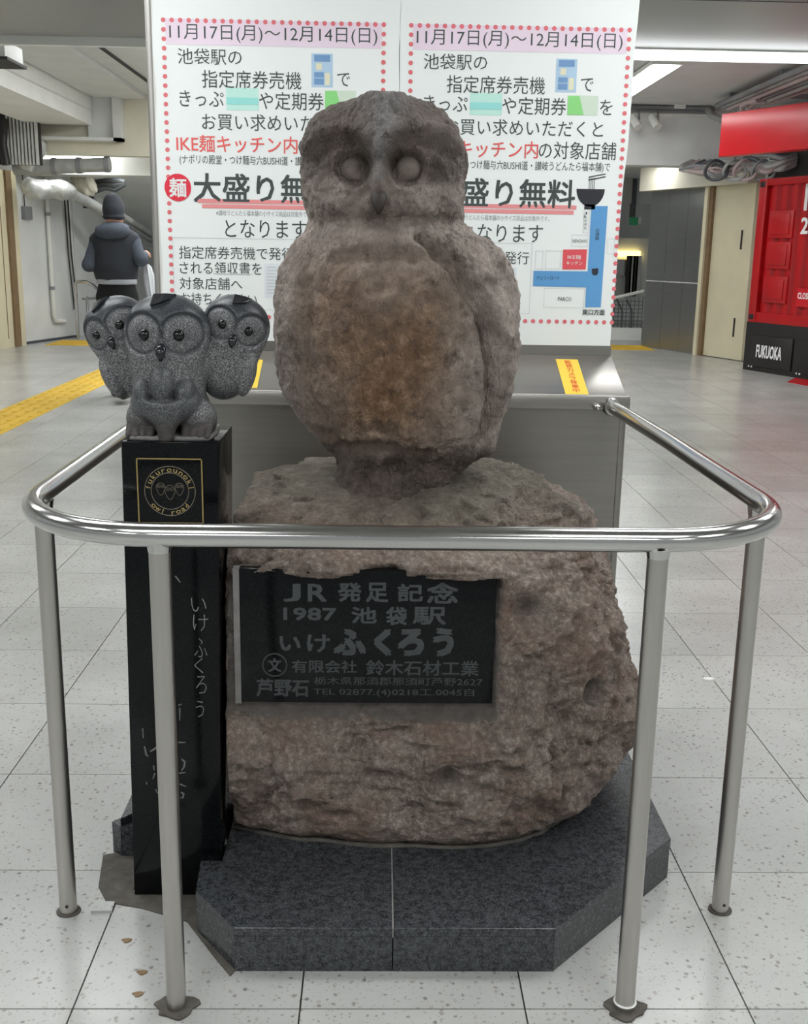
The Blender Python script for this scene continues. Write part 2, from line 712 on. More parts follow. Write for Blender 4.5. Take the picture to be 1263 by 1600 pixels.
M_CREAM = plain('cream_painted_steel', (214, 206, 176), 0.45, var=0.05)
M_CEIL = plain('grey_ceiling_paint', (202, 203, 200), 0.7, var=0.05)
M_BEIGE = plain('beige_wall_paint', (204, 200, 182), 0.6, var=0.05)
M_RED = plain('container_red_paint', (172, 12, 20), 0.38, var=0.1)
M_REDS = plain('sign_red_sheet', (196, 20, 32), 0.3, var=0.05)
M_BLK = plain('black_painted_steel', (34, 31, 31), 0.45, var=0.1)
M_WHT = plain('white_lettering', (232, 232, 230), 0.5, var=0.01)
M_YEL = plain('tactile_yellow', (214, 178, 62), 0.5, var=0.1)
M_STICK = plain('yellow_sticker', (250, 212, 72), 0.4, var=0.02)
M_ORINK = plain('orange_red_ink', (232, 92, 58), 0.5)
M_GOLD = plain('gold_leaf', (190, 168, 112), 0.35, metal=0.8)
M_DULLGOLD = plain('dull_gold_leaf', (132, 124, 108), 0.45, metal=0.5)
M_CARVE = plain('carved_grey_letter', (66, 69, 70), 0.8, var=0.12, scale=60)
M_STROKE = plain('pale_brush_carving', (112, 114, 114), 0.8, var=0.2, scale=60)
M_MORTAR = plain('grey_mortar', (128, 126, 124), 0.9, var=0.15, scale=40, bump=0.5)
M_DIRT = plain('dark_dirty_mortar', (88, 84, 78), 0.9, var=0.3, scale=40, bump=0.5)
M_PIPE = plain('grey_pipe_wrap', (158, 160, 158), 0.5, var=0.15, scale=9, bump=0.4)
M_WRAP = plain('crumpled_foil_wrap', (196, 198, 196), 0.3, metal=0.4, var=0.2, scale=9, bump=0.9)
M_CABLE = plain('grey_cable_sheath', (128, 130, 132), 0.55, var=0.15)
M_CABLED = plain('dark_cable_sheath', (72, 76, 80), 0.55, var=0.15)
M_CABLEP = plain('pinkish_cable_sheath', (172, 156, 154), 0.55, var=0.1)
M_DARK = plain('dark_recess_paint', (52, 52, 50), 0.8)
M_BROWN = plain('rusty_brown_trim', (128, 106, 78), 0.6, var=0.15, scale=8)
M_TUBE = emit('fluorescent_tube_white', (252, 254, 255), LAMP)
M_LINE = emit('line_light_white', (250, 253, 255), 3.5)
M_HIGH = emit('bright_tube_white', (252, 254, 255), 26.0)
M_PANEL = emit('light_panel_white', (252, 254, 255), PANEL)
M_FAINT = emit('lit_shop_sign', (255, 232, 150), 2.5)


# ------------------------------------------------------------------ floor
TX0, TXP, TY0, TYP = 0.668, 0.398, 1.648, 0.4355
floor = struct(MB().box(-9, 9, -4, 30, -0.06, -0.006).build('floor', M_JOINT))


def tile_mesh():
    w, d, g = TXP, TYP, 0.0016
    m = MB().box(g, w - g, g, d - g, -0.006, 0.0)
    me = mesh_of('floor_tile', m.v, m.f)
    me.materials.append(M_TERR)
    return me


TILE = tile_mesh()
cells = []
for i in range(-24, 22):
    for j in range(-13, 65):
        x, y = TX0 + i * TXP, TY0 + j * TYP
        if x < -9 or x > 8.6 or y > 29.5:
            continue
        if -3.2 < x + 0.2 < -2.72 and False:
            continue
        c = (x + TXP / 2, y + TYP / 2)
        vis = abs(c[0] - 0.03 * c[1]) < 0.36 * c[1] + 0.35 and c[1] > 1.25
        hid = (2.05 < c[1] < 15 and abs(c[0] - 0.05) < 0.10 * c[1]) or c[1] < 1.25
        cells.append((0 if (vis and not hid) else 1, c[1], x, y))
cells.sort()
for k, (q, cy_, x, y) in enumerate(cells[:300]):
    o = link('floor_tile', TILE, None, floor, (x, y, 0))
m = MB()
for q, cy_, x, y in cells[300:]:
    g = 0.0016
    m.box(x + g, x + TXP - g, y + g, y + TYP - g, -0.006, 0.0)
o = m.build('floor_tile_field', M_TERR, floor)
o['kind'] = 'stuff'

# ------------------------------------------------------------------ ceilings
SY = 7.45
ZH = 3.10
struct(MB().box(-9, 9, -4, SY, 2.60, 2.72).build('ceiling', M_SOFF))
struct(MB().box(-9, 9, SY, SY + 0.06, 2.548, 2.95).build('trim_1', M_WHITEP))
for k, yy in enumerate((1.6, 3.7, 6.05)):
    struct(MB().box(-9, 9, yy, yy + 0.008, 2.598, 2.601).build('trim_%d' % (k + 2), M_DARK))
struct(MB().box(-9, 9, SY + 0.06, 30, ZH, ZH + 0.12).build('ceiling_rear', M_CEIL))


def lamp(label, x0, x1, y0, y1, z, group, mat=None):
    t = thing('ceiling_light', label, 'light', ((x0 + x1) / 2, (y0 + y1) / 2, z), group)
    MB().box(x0 - 0.03, x1 + 0.03, y0 - 0.03, y1 + 0.03, z + 0.012, z + 0.05).build('housing', M_WHITEP, t)
    MB().box(x0, x1, y0, y1, z, z + 0.012).build('diffuser', mat or M_TUBE, t)
    return t


# long tube along the lip of the low ceiling, right of the poster board
t = thing('line_light', 'long glowing tube light along the lip of the low ceiling', 'light', (4.0, SY - 0.02, 2.50))
MB().box(1.2, 5.6, SY - 0.045, SY - 0.035, 2.59, 2.60).build('housing', M_WHITEP, t)
MB().box(1.2, 5.6, SY - 0.035, SY - 0.002, 2.532, 2.599).build('diffuser', M_LINE, t)
# fittings in the low ceiling over the statue and over the viewer
for yy, where in ((4.9, 'behind the statue'), (2.5, 'over the statue'), (0.2, 'over the viewer'), (-2.2, 'behind the viewer')):
    for xx, side in ((-3.2, 'far left'), (-1.15, 'left'), (1.25, 'right'), (3.4, 'far right')):
        lamp('flat white ceiling light %s, %s one of its row' % (where, side), xx - 0.62, xx + 0.62, yy - 0.3, yy + 0.3, 2.55, 'lights in the low ceiling', M_PANEL)
# fittings in the high ceiling, and added fill lights
_l = atz(1062, 104, ZH - 0.06)
LX1 = _l.x
LX0 = atz(1026, 101, ZH - 0.06).x
lamp('slanting bright ceiling light beside the right poster edge', LX0, LX1, _l.y, _l.y + 2.3, ZH - 0.06, 'lights in the high ceiling')
lamp('added fill light hidden from view beyond the poster board', 0.4, 0.75, 8.6, 12.6, ZH - 0.06, 'lights in the high ceiling', M_HIGH)  # extra lamp out of sight, put in to brighten the rear ceiling
lamp('bright ceiling light beyond the board, above the corridor', -1.85, -1.5, 8.4, 13.2, ZH - 0.06, 'lights in the high ceiling', M_HIGH)
lamp('added fill light out of view above the red container', 5.2, 5.5, 8.6, 10.6, ZH - 0.06, 'lights in the high ceiling')  # off-camera lamp put in to lift the background on the right

# ------------------------------------------------------------------ left background
# deep beam running away along the left
A = atz(37, 88, ZH)
bx = A.x
zb = CAMH + (bx / ray(0, 133)[0]) * ray(0, 133)[2]
struct(MB().box(bx - 0.75, bx, SY + 0.06, 13.9, zb, ZH + 0.02).build('trim_5', M_WHITEP))
struct(MB().box(bx - 0.0, bx + 0.012, SY + 0.06, 13.9, zb + 0.16, zb + 0.175).build('trim_6', M_CEIL))
C_ = atz(101, 72, ZH - 0.05)
struct(MB().box(bx + 0.02, C_.x, SY + 0.06, 14.0, ZH - 0.05, ZH + 0.02).build('trim_7', M_CEIL))
D_ = atz(150, 72, ZH - 0.02)
struct(MB().box(D_.x, D_.x + 0.03, SY + 0.06, 14.0, ZH - 0.02, ZH + 0.02).build('trim_8', M_DARK))
# dark box hanging by the beam
t = thing('ceiling_box', 'dark grey box fixed under the left ceiling beam', 'box', (-3.0, 8.4, 2.5))
p, q = at(-60, 75, 8.6), at(37, 108, 8.6)
MB().box(p.x, q.x, 8.2, 8.6, q.z + 0.02, p.z).build('body', M_CEIL, t, bevel=0.008)
MB().box(p.x, q.x + 0.02, 8.18, 8.62, q.z, q.z + 0.02).build('lid', M_DARK, t)

# cross wall above the stair mouth
YB = 14.0
a, b = at(137, 150, YB), at(182, 217, YB)
struct(MB().box(-6, -1.2, YB, YB + 0.2, at(0, 240, YB).z, ZH + 0.02).build('wall_stair_head', M_BEIGE))
struct(MB().box(a.x, b.x, YB - 0.05, YB, b.z, ZH).build('trim_9', M_WALLW))
struct(MB().box(b.x, at(194, 200, YB).x, YB - 0.16, YB, at(190, 222, YB).z, ZH).build('trim_10', M_CEIL))
struct(MB().box(a.x - 0.9, at(194, 200, YB).x, YB - 0.16, YB, at(190, 222, YB).z, b.z).build('trim_11', M_WALLW))
YL = 14.7
zl1, zl0 = at(150, 240, YL).z, at(150, 273, YL).z
struct(MB().box(-6.5, -1.0, YL, YL + 0.5, zl0, zl1).build('trim_12', M_WHITEP))
t = thing('strip_light', 'strip light glowing behind the wrapped duct over the stair', 'light', (-3.6, YL - 0.3, zl1 - 0.05))
MB().box(at(80, 245, YL).x, at(172, 245, YL).x, YL - 0.34, YL - 0.24, at(100, 252, YL).z, zl1 + 0.03).build('diffuser', M_TUBE, t)
MB().box(at(78, 245, YL).x, at(174, 245, YL).x, YL - 0.36, YL - 0.22, zl1 + 0.03, zl1 + 0.07).build('housing', M_WHITEP, t)
MB().box(at(100, 245, YL).x, at(104, 245, YL).x, YL - 0.3, YL + 0.01, zl1 - 0.06, zl1 + 0.05).build('bracket', M_WHITEP, t)
# wrapped duct
t = thing('wrapped_duct', 'grey foil-wrapped duct running along the lintel on the left', 'duct', (-4.2, 14.2, 2.5))
p0, p1 = at(22, 262, 14.1), at(172, 257, 14.1)
MB().tube([p0, p0.lerp(p1, 0.2), p0.lerp(p1, 0.45), p0.lerp(p1, 0.8), p1], [0.09, 0.088, 0.095, 0.085, 0.088], 16).build('duct', M_PIPE, t, smooth=True)
for f, g in ((0.42, 0.104), (0.68, 0.098), (0.97, 0.094)):
    c = p0.lerp(p1, f)
    MB().tube([c - Vector((0.03, 0, 0)), c + Vector((0.03, 0, 0))], g, 16).build('band', M_CABLE, t, smooth=True)


def crumple(name, parent, pts, rad, mat, seed, n=20, amp=0.25):
    P = catmull([tuple(p) for p in pts], 28)
    m = MB().tube([tuple(p) for p in P], list(np.interp(np.linspace(0, 1, 28), np.linspace(0, 1, len(rad)), rad)), n)
    V = np.array(m.v)
    cen = np.repeat(P, n, 0)
    s = 1 + amp * fbm(V, 11.0, 3, seed)
    V = cen + (V - cen) * s[:, None]
    m.v = [tuple(p) for p in V]
    return m.build(name, mat, parent, smooth=True, auto=70)


crumple('elbow_wrap', t, [at(40, 262, 14.0), at(48, 240, 13.95), at(62, 228, 13.9), at(70, 222, 13.9)], [0.09, 0.13, 0.11, 0.05], M_WRAP, 3)
t = thing('lagged_pipe', 'crumpled foil-lagged pipe sagging under the lintel above the stair', 'pipe', (-4.0, 14.6, 2.2))
crumple('lagging', t, [at(38, 286, 14.5), at(52, 296, 14.5), at(75, 297, 14.6), at(98, 297, 14.7), at(115, 306, 15.0)], [0.09, 0.13, 0.11, 0.13, 0.07], M_WRAP, 5)
MB().tube([at(112, 303, 15.0), at(138, 316, 15.3), at(166, 332, 15.6), at(182, 340, 15.8)], 0.07, 12).build('pipe', M_PIPE, t, smooth=True)
t = thing('bare_pipe', 'thin bare pipe slanting above the head of the walking person', 'pipe', (-3.6, 15.6, 2.1))
MB().tube([at(105, 288, 15.25), at(140, 305, 15.6), at(172, 325, 16.0), at(205, 345, 16.3)], 0.045, 10).build('pipe', M_PIPE, t, smooth=True)
for f in (at(138, 309, 15.58),):
    MB().box(f.x - 0.07, f.x + 0.07, f.y - 0.03, f.y + 0.03, f.z - 0.14, f.z + 0.10).build('clamp', M_DARK, t)
t = thing('duct_elbow', 'dull yellowish duct bend hanging above the person', 'duct', (-3.4, 15.4, 2.2))
crumple('bend', t, [at(118, 296, 15.4), at(132, 290, 15.4), at(146, 284, 15.4)], [0.13, 0.17, 0.12], M_BEIGE, 9)
t = thing('cable_tray', 'black cable bundle lying on a tray over the stair', 'cables', (-3.2, 15.5, 2.2))
for k in range(5):
    MB().tube([at(148, 300 - 4 * k, 15.5 + 0.05 * k), at(165, 294 - 3 * k, 15.5), at(180, 297 - 4 * k, 15.5), at(195, 288 - k, 15.5)], 0.03, 8).build('cable', M_DARK if k % 2 else M_CABLED, t, smooth=True)
# louvre grille at far left
t = thing('ventilation_grille', 'dark slatted ventilation grille above the cream door', 'grille', (-4.7, 13.9, 2.6))
p, q = at(-10, 175, 13.7), at(64, 258, 13.7)
MB().box(p.x, q.x, 13.72, 13.78, q.z, p.z).build('back_plate', M_DARK, t)
for k in range(9):
    x = p.x + (q.x - p.x) * (0.28 + 0.08 * k)
    MB().box(x, x + 0.022, 13.66, 13.72, q.z, p.z).build('slat', M_CEIL, t)
MB().tube([at(6, 185, 13.6), at(4, 225, 13.6), at(10, 258, 13.6)], 0.05, 10).build('hose', M_BLK, t, smooth=True)

# left wall with cream door
dl0, dl1 = atz(-60, 556, 0), atz(36, 540, 0)
hd = (dl1 - dl0).normalized()
nn = Vector((-hd.y, hd.x, 0))     # away from the corridor


def wallseg(mb, a, b, z0, z1, th=0.12):
    n_ = Vector((-(b - a).normalized().y, (b - a).normalized().x, 0)) * th
    return mb.add([(a.x, a.y, z0), (b.x, b.y, z0), (b.x + n_.x, b.y + n_.y, z0), (a.x + n_.x, a.y + n_.y, z0),
                   (a.x, a.y, z1), (b.x, b.y, z1), (b.x + n_.x, b.y + n_.y, z1), (a.x + n_.x, a.y + n_.y, z1)],
                  [(3, 2, 1, 0), (4, 5, 6, 7), (0, 1, 5, 4), (1, 2, 6, 5), (2, 3, 7, 6), (3, 0, 4, 7)])


DH = zl0 + 0.02
far0 = dl0 - hd * 9.0
struct(wallseg(MB(), far0, dl0 - hd * 1.0, 0, ZH).build('wall_left', M_WALLW))
door = struct(wallseg(MB(), dl0 - hd * 1.0, dl1 - hd * 0.22, 0, DH).build('door_1', M_CREAM), 'cream steel door at the left edge')
inset = [dl1 - hd * 0.75, dl1 - hd * 0.36]
for a_, b_ in ((inset[1] - hd * 0.012, inset[1]),):
    wallseg(MB(), a_ - nn * 0.006, b_ - nn * 0.006, 0.12, DH - 0.45, 0.01).build('panel_groove', M_BROWN, door)
wallseg(MB(), inset[0] - hd * 1.0 - nn * 0.006, inset[1] - nn * 0.006, DH - 0.46, DH - 0.445, 0.01).build('panel_groove', M_BROWN, door)
struct(wallseg(MB(), dl1 - hd * 0.22 - nn * 0.03, dl1 - hd * 0.08 - nn * 0.03, 0, DH, 0.1).build('trim_13', M_BROWN))
struct(wallseg(MB(), dl1 - hd * 0.08 - nn * 0.02, dl1 + hd * 0.06 - nn * 0.02, 0, DH, 0.1).build('trim_14', M_CREAM))
# white wall beside the stair
w0, w1 = atz(37, 538, 0), atz(122, 526, 0)
wh = (w1 - w0).normalized()
wn = Vector((-wh.y, wh.x, 0))
struct(wallseg(MB(), w0, w1, -0.02, 2.5).build('wall_stair_side', M_WALLW))
struct(wallseg(MB(), w0 - wn * 0.03, w1 - wn * 0.03, 0, 0.03, 0.03).build('baseboard_stair', M_CABLED))
t = thing('wall_pipe', 'thin white pipe running down the grey-white wall on the left', 'pipe', tuple(w0.lerp(w1, 0.45)))
b0 = w0.lerp(w1, 0.50) - wn * 0.05
MB().tube([b0 + Vector((0, 0, 2.25)), b0 + Vector((0, 0, 0.35)), b0 + wh * 0.05 + Vector((0, 0, 0.27)), b0 + wh * 0.3 + Vector((0, 0, 0.25))], 0.028, 10).build('pipe', M_WHITEP, t, smooth=True)
for z in (0.7, 1.7):
    MB().cyl(b0, 0.036, z, z + 0.05, 10).build('bracket', M_CABLE, t)
t = thing('switch_box', 'small grey switch box with a wire on the white wall', 'switch box', tuple(w0.lerp(w1, 0.15) + Vector((0, 0, 1.6))))
b1 = w0.lerp(w1, 0.16) - wn * 0.03
MB().obox(b1 + Vector((0, 0, 1.72)), wh, wn, (0, 0, 1), 0.09, 0.03, 0.085).build('box', M_CABLE, t, bevel=0.006)
MB().tube([b1 - wh * 0.04 + Vector((0, 0, 1.80)), b1 - wh * 0.05 + Vector((0, 0, 2.3))], 0.008, 6).build('wire', M_DARK, t)
t = thing('drop_cables', 'pair of thin dark cables hanging down the white wall', 'cables', tuple(w0.lerp(w1, 0.86)))
for k in (0.84, 0.9):
    b2 = w0.lerp(w1, k) - wn * 0.03
    MB().tube([b2 + Vector((0, 0, 2.2)), b2 + wh * 0.03 + Vector((0, 0, 1.2)), b2 + wh * 0.12 + Vector((0, 0, 0.4))], 0.012, 6).build('cable', M_DARK, t)
# stair hall beyond
lamp('added fill light hidden behind the lintel over the stairs', -3.6, -1.6, 15.28, 15.44, zl0 + 0.05, 'added lights over the stairs', M_TUBE)  # unseen lamp added to brighten the dark stair hall
struct(MB().box(-4.6, -0.8, 19.6, 19.75, -3, ZH).build('wall_stair_far', M_WALLW))
struct(wallseg(MB(), Vector((-4.5, 16.4, 0)), Vector((-3.9, 19.6, 0)), -3.0, 2.5).build('wall_stair_left', M_WALLW))
struct(MB().box(-1.35, -1.2, 14.7, 19.6, -0.02, ZH).build('wall_stair_right', M_WALLW))
m = MB()
m.add([(-4.6, 15.5, 2.4), (-1.2, 15.5, 2.4), (-1.2, 19.6, 1.2), (-4.6, 19.6, 1.2), (-4.6, 15.5, 2.6), (-1.2, 15.5, 2.6), (-1.2, 19.6, 1.4), (-4.6, 19.6, 1.4)],
      [(0, 1, 2, 3), (4, 5, 6, 7), (0, 1, 5, 4), (2, 3, 7, 6), (1, 2, 6, 5), (0, 3, 7, 4)])
struct(m.build('ceiling_stair', M_WALLW))
t = thing('escalator', 'grey escalator balustrade descending beyond the walking person', 'escalator', (-2.4, 16.4, 0))
for x, nm in ((-2.75, 'balustrade'), (-1.75, 'balustrade')):
    m = MB()
    m.add([(x, 16.2, 0), (x + 0.12, 16.2, 0), (x + 0.12, 16.2, 0.86), (x, 16.2, 0.86), (x, 19.4, -1.8), (x + 0.12, 19.4, -1.8), (x + 0.12, 19.4, -0.9), (x, 19.4, -0.9), (x, 16.9, 0.86), (x + 0.12, 16.9, 0.86)],
          [(0, 1, 2, 3), (0, 3, 8, 7, 4), (1, 5, 6, 9, 2), (3, 2, 9, 8), (8, 9, 6, 7), (0, 4, 5, 1), (4, 7, 6, 5)])
    m.build(nm, M_SHUT, t)
    MB().tube([(x + 0.06, 16.12, 0.1), (x + 0.06, 16.0, 0.5), (x + 0.06, 16.12, 0.92), (x + 0.06, 16.9, 0.93), (x + 0.06, 19.4, -0.85)], 0.05, 10).build('handrail', M_BLK, t, smooth=True)
t = thing('ceiling_pipe', 'pale pipe sloping down over the escalator on the right', 'pipe', (-2.1, 16.5, 1.8))
MB().tube([at(196, 340, 16.5), at(215, 352, 16.9), at(236, 366, 17.5)], 0.055, 10).build('pipe', M_PIPE, t, smooth=True)
MB().tube([at(198, 352, 16.5), at(236, 376, 17.5)], 0.04, 10).build('pipe', M_CABLE, t, smooth=True)
t = thing('stair_handrail', 'low steel handrail at the head of the stairs', 'handrail', (-4.3, 16.0, 0))
h0 = atz(122, 530, 0)
hy = h0.y
ht = at(121, 440, hy).z
MB().tube([(h0.x, hy, 0), (h0.x, hy, ht - 0.04), (h0.x + 0.03, hy, ht), (h0.x + 0.16, hy, ht), (h0.x + 0.24, hy + 0.1, ht - 0.06), (h0.x + 0.62, hy + 1.2, ht - 0.75)], 0.024, 10).build('rail', M_RAIL, t, smooth=True)
MB().tube([(h0.x + 0.1, hy, ht - 0.24), (h0.x + 0.3, hy + 0.25, ht - 0.24), (h0.x + 0.62, hy + 1.2, ht - 0.95)], 0.018, 8).build('rail', M_RAIL, t, smooth=True)
MB().tube([(h0.x + 0.13, hy + 0.1, -0.0), (h0.x + 0.13, hy + 0.1, ht - 0.2)], 0.018, 8).build('post', M_RAIL, t, smooth=True)

# tactile paving
def tactile_tile(name, parent, x0, x1, y0, y1, bars=True):
    m = MB().box(x0 + 0.002, x1 - 0.002, y0 + 0.002, y1 - 0.002, 0.0, 0.004)
    w, d = x1 - x0, y1 - y0
    if bars:
        for k in range(4):
            c = x0 + w * (k + 0.5) / 4
            m.box(c - 0.02, c + 0.02, y0 + d * 0.04, y0 + d * 0.46, 0.004, 0.009)
            m.box(c - 0.02, c + 0.02, y0 + d * 0.54, y0 + d * 0.96, 0.004, 0.009)
    else:
        for a_ in range(5):
            for b_ in range(5):
                c, e = x0 + w * (a_ + 0.5) / 5, y0 + d * (b_ + 0.5) / 5
                m.prism([(c + 0.017 * math.cos(q), e + 0.017 * math.sin(q)) for q in np.linspace(0, 2 * PI, 6, endpoint=False)], 0.004, 0.009)
    return m.build(name, M_YEL, parent)


t = thing('tactile_path', 'long yellow ridged tactile path running down the left corridor', 'tactile paving', (-2.87, 9, 0))
for j in range(10, 30):
    y = TY0 + j * TYP
    tactile_tile('ridged_tile', t, -3.065, -2.665, y, y + TYP)
t = thing('tactile_patch', 'yellow dotted tactile patch at the head of the left stairs', 'tactile paving', (-4.2, 15.4, 0))
for i in range(2):
    for j in range(2):
        tactile_tile('dotted_tile', t, -4.52 + i * 0.3, -4.22 + i * 0.3, 14.75 + j * 0.4, 15.15 + j * 0.4, False)
t = thing('tactile_patch', 'yellow tactile patch on the floor before the steel shutter', 'tactile paving', (3.7, 15.8, 0))
for i in range(4):
    for j in range(2):
        tactile_tile('dotted_tile', t, 2.75 + i * 0.29, 3.04 + i * 0.29, 15.35 + j * 0.4, 15.75 + j * 0.4, False)

# ------------------------------------------------------------------ right background
HR = math.radians(20)
rd = Vector((-math.sin(HR), math.cos(HR), 0))     # along the wall, away from the viewer
rn = Vector((math.cos(HR), math.sin(HR), 0))      # into the wall
R0 = Vector((4.361, 14.63, 0))
ZD = 2.2
door2 = struct(MB().obox(R0 - rd * 0.41 + rn * 0.04 + Vector((0, 0, ZD / 2 + 0.01)), rd, rn, (0, 0, 1), 0.40, 0.03, ZD / 2).build('door_2', M_CREAM), 'cream steel door beside the red container')
for z in (0.42, 1.52):
    MB().obox(R0 - rd * 0.62 + rn * 0.005 + Vector((0, 0, z)), rd, rn, (0, 0, 1), 0.008, 0.012, 0.12).build('slot', M_DARK, door2)
struct(MB().obox(R0 + rd * 0.03 + rn * 0.03 + Vector((0, 0, ZD / 2)), rd, rn, (0, 0, 1), 0.035, 0.06, ZD / 2).build('trim_15', M_BROWN))
struct(MB().obox(R0 + rd * 0.10 + rn * 0.0 + Vector((0, 0, ZD / 2)), rd, rn, (0, 0, 1), 0.035, 0.06, ZD / 2).build('trim_16', M_CREAM))
t = thing('steel_shutter', 'dull steel partition panel left of the cream door', 'partition', tuple(R0 + rd * 0.9))
for k in range(3):
    MB().obox(R0 + rd * (0.14 + 0.225 + 0.45 * k) + rn * 0.05 + Vector((0, 0, ZD / 2)), rd, rn, (0, 0, 1), 0.223, 0.03, ZD / 2).build('panel', M_SHUT, t)
MB().obox(R0 + rd * 0.8 + rn * 0.03 + Vector((0, 0, 0.95)), rd, rn, (0, 0, 1), 0.66, 0.022, 0.006).build('seam', M_CEIL, t)
struct(MB().obox(R0 + rd * (-3.5) + rn * 0.2 + Vector((0, 0, 1.55)), rd, rn, (0, 0, 1), 5.0, 0.06, 1.55).build('wall_right', M_WALLW))
struct(MB().obox(R0 + rd * 0.4 + rn * 0.02 + Vector((0, 0, ZD + 0.16)), rd, rn, (0, 0, 1), 1.2, 0.14, 0.16).build('trim_17', M_BEIGE))
# cross beam with spotlights
YC = 14.05
zc0 = at(1010, 258, YC).z
struct(MB().box(1.0, 4.75, YC, YC + 0.35, zc0, ZH + 0.02).build('trim_18', M_WALLW))
struct(MB().box(1.0, 5.4, YC + 0.35, 19.0, at(1010, 258, 16).z + 0.02, at(1010, 258, 16).z + 0.1).build('ceiling_far', M_WHITEP))
lamp('short ceiling light beyond the cross beam on the right', 3.0, 4.1, 15.3, 15.6, at(1010, 258, 16).z - 0.03, 'lights in the far corridor')
t = thing('light_track', 'grey lighting track along the cross beam on the right', 'track', (3.4, YC - 0.1, 3.2))
p, q = at(985, 166, YC - 0.1), at(1118, 170, YC - 0.1)
MB().box(p.x - 1.0, q.x, YC - 0.12, YC - 0.06, p.z - 0.03, p.z + 0.01).build('rail', M_CABLE, t)
MB().box(p.x - 1.0, q.x, YC - 0.10, YC, p.z - 0.10, p.z - 0.075).build('rail', M_WHITEP, t)
c = at(1062, 162, YC - 0.1)
MB().box(c.x - 0.07, c.x + 0.07, YC - 0.16, YC - 0.06, c.z - 0.06, c.z + 0.05).build('junction_box', M_WHITEP, t, bevel=0.008)
for px, lab in ((1024, 'white spotlight on the track, the right one of two'), (994, 'white spotlight half hidden by the poster edge')):
    s0, s1 = at(px - 5, 184, YC - 0.22), at(px + 4, 199, YC - 0.32)
    s = thing('track_spotlight', lab, 'spotlight', tuple(s0), 'spotlights on the track')
    d = (s1 - s0).normalized()
    MB().tube([s0 - d * 0.02, s1], [0.045, 0.055], 14).build('lamp_head', M_WHITEP, s, smooth=True)
    MB().tube([at(px + 4, 172, YC - 0.12), s0.lerp(s1, 0.4) + Vector((0.05, 0, 0.03))], 0.012, 8).build('arm', M_CABLE, s)
# conduits along the ceiling
t = thing('conduit_bundle', 'bundle of grey ceiling conduits running above the red sign', 'conduits', (4.7, 12.5, 3.1))
for k in range(6):
    a_ = atz(1120 + 9 * k, 165 + 2 * k, ZH - 0.09 - 0.015 * k)
    b_ = Vector((a_.x + 0.02 * k, 8.0, a_.z))
    MB().tube([a_, b_], 0.022 if k % 2 else 0.030, 10).build('conduit', (M_CABLE, M_PIPE, M_CABLEP)[k % 3], t, smooth=True)
for yy in (12.8, 11.2, 9.6):
    MB().box(3.9, 5.0, yy, yy + 0.05, ZH - 0.05, ZH).build('bracket', M_CABLE, t)
MB().tube([at(1108, 165, 14.0), at(1106, 172, 13.95), at(1112, 180, 13.9), at(1130, 188, 13.8)], 0.04, 10).build('bend', M_PIPE, t, smooth=True)
for k in range(3):
    MB().tube([at(1160 + 12 * k, 178, 12.6), at(1160 + 12 * k, 166, 12.6), at(1166 + 12 * k, 160, 12.5), at(1185 + 12 * k, 156, 12.2)], 0.03, 8).build('bend', M_CABLEP, t, smooth=True)
# red sign fascia
HF = math.radians(27)
fd = Vector((math.sin(HF), -math.cos(HF), 0))
f0 = at(1123, 245, 12.0)
f1 = at(1125, 178, 12.0)
fc = f0 + fd * 1.6
tag(MB().obox(Vector((fc.x, fc.y, (f0.z + f1.z) / 2)) + Vector((math.cos(HF), math.sin(HF), 0)) * 0.08, fd, (math.cos(HF), math.sin(HF), 0), (0, 0, 1), 1.6, 0.08, (f1.z - f0.z) / 2).build('red_fascia', M_REDS, bevel=0.006),
    'plain bright red sign board hanging over the red container', 'sign board')
# cable loops under the sign
t = thing('cable_loops', 'tangled grey cable loops hanging under the red sign board', 'cables', (4.3, 13.4, 2.4))
rr = random.Random(3)
for k in range(15):
    o0 = rr.uniform(-4, 10)
    x0 = 1064 + rr.uniform(0, 40)
    pts_ = [tuple(at(x0 + 16, 252, 14.02)), tuple(at(x0 - 2, 262 + o0 * 0.5, 13.9))]
    for q in range(1, 7):
        pts_.append(tuple(at(x0 + (1226 - x0) * q / 6.0, 262 + o0 + rr.uniform(-9, 12) - 2.2 * q, 13.8 - 0.1 * q + rr.uniform(-0.05, 0.05))))
    pts_.append(tuple(at(1250, 244 + o0, 13.3)))
    MB().tube([tuple(v) for v in catmull(pts_, 40)], rr.choice((0.014, 0.02, 0.03)), 8).build('cable', rr.choice((M_CABLE, M_CABLED, M_PIPE, M_CABLEP)), t, smooth=True)
for k in range(4):
    c = at(1118 + 26 * k + rr.uniform(-6, 6), 266, 13.45 - 0.05 * k)
    MB().tube([(c.x + 0.13 * math.cos(a), c.y + 0.05 * math.sin(2 * a), c.z + 0.11 * math.sin(a)) for a in np.linspace(0, 2 * PI, 24, endpoint=False)], 0.02, 8, closed=True).build('cable_coil', (M_CABLED, M_PIPE, M_CABLEP, M_CABLE)[k], t, smooth=True)
struct(MB().obox(Vector((4.75, 12.0, 2.6)) + rn * 0.6, rd, rn, (0, 0, 1), 1.6, 0.05, 0.42).build('wall_sign_back', M_BLK))

# red shipping container kiosk
C0 = Vector((4.352, 12.887, 0))
t = thing('container_kiosk', 'red corrugated container kiosk on a black base with white lettering', 'container', tuple(C0))


def cp(s, out, z):
    """s metres along the face towards the viewer, out metres proud of it"""
    return C0 - rd * s - rn * out + Vector((0, 0, z))


def cbox(s0, s1, o0, o1, z0, z1):
    return MB().obox(cp((s0 + s1) / 2, (o0 + o1) / 2, (z0 + z1) / 2), rd, rn, (0, 0, 1), (s1 - s0) / 2, abs(o1 - o0) / 2, (z1 - z0) / 2)


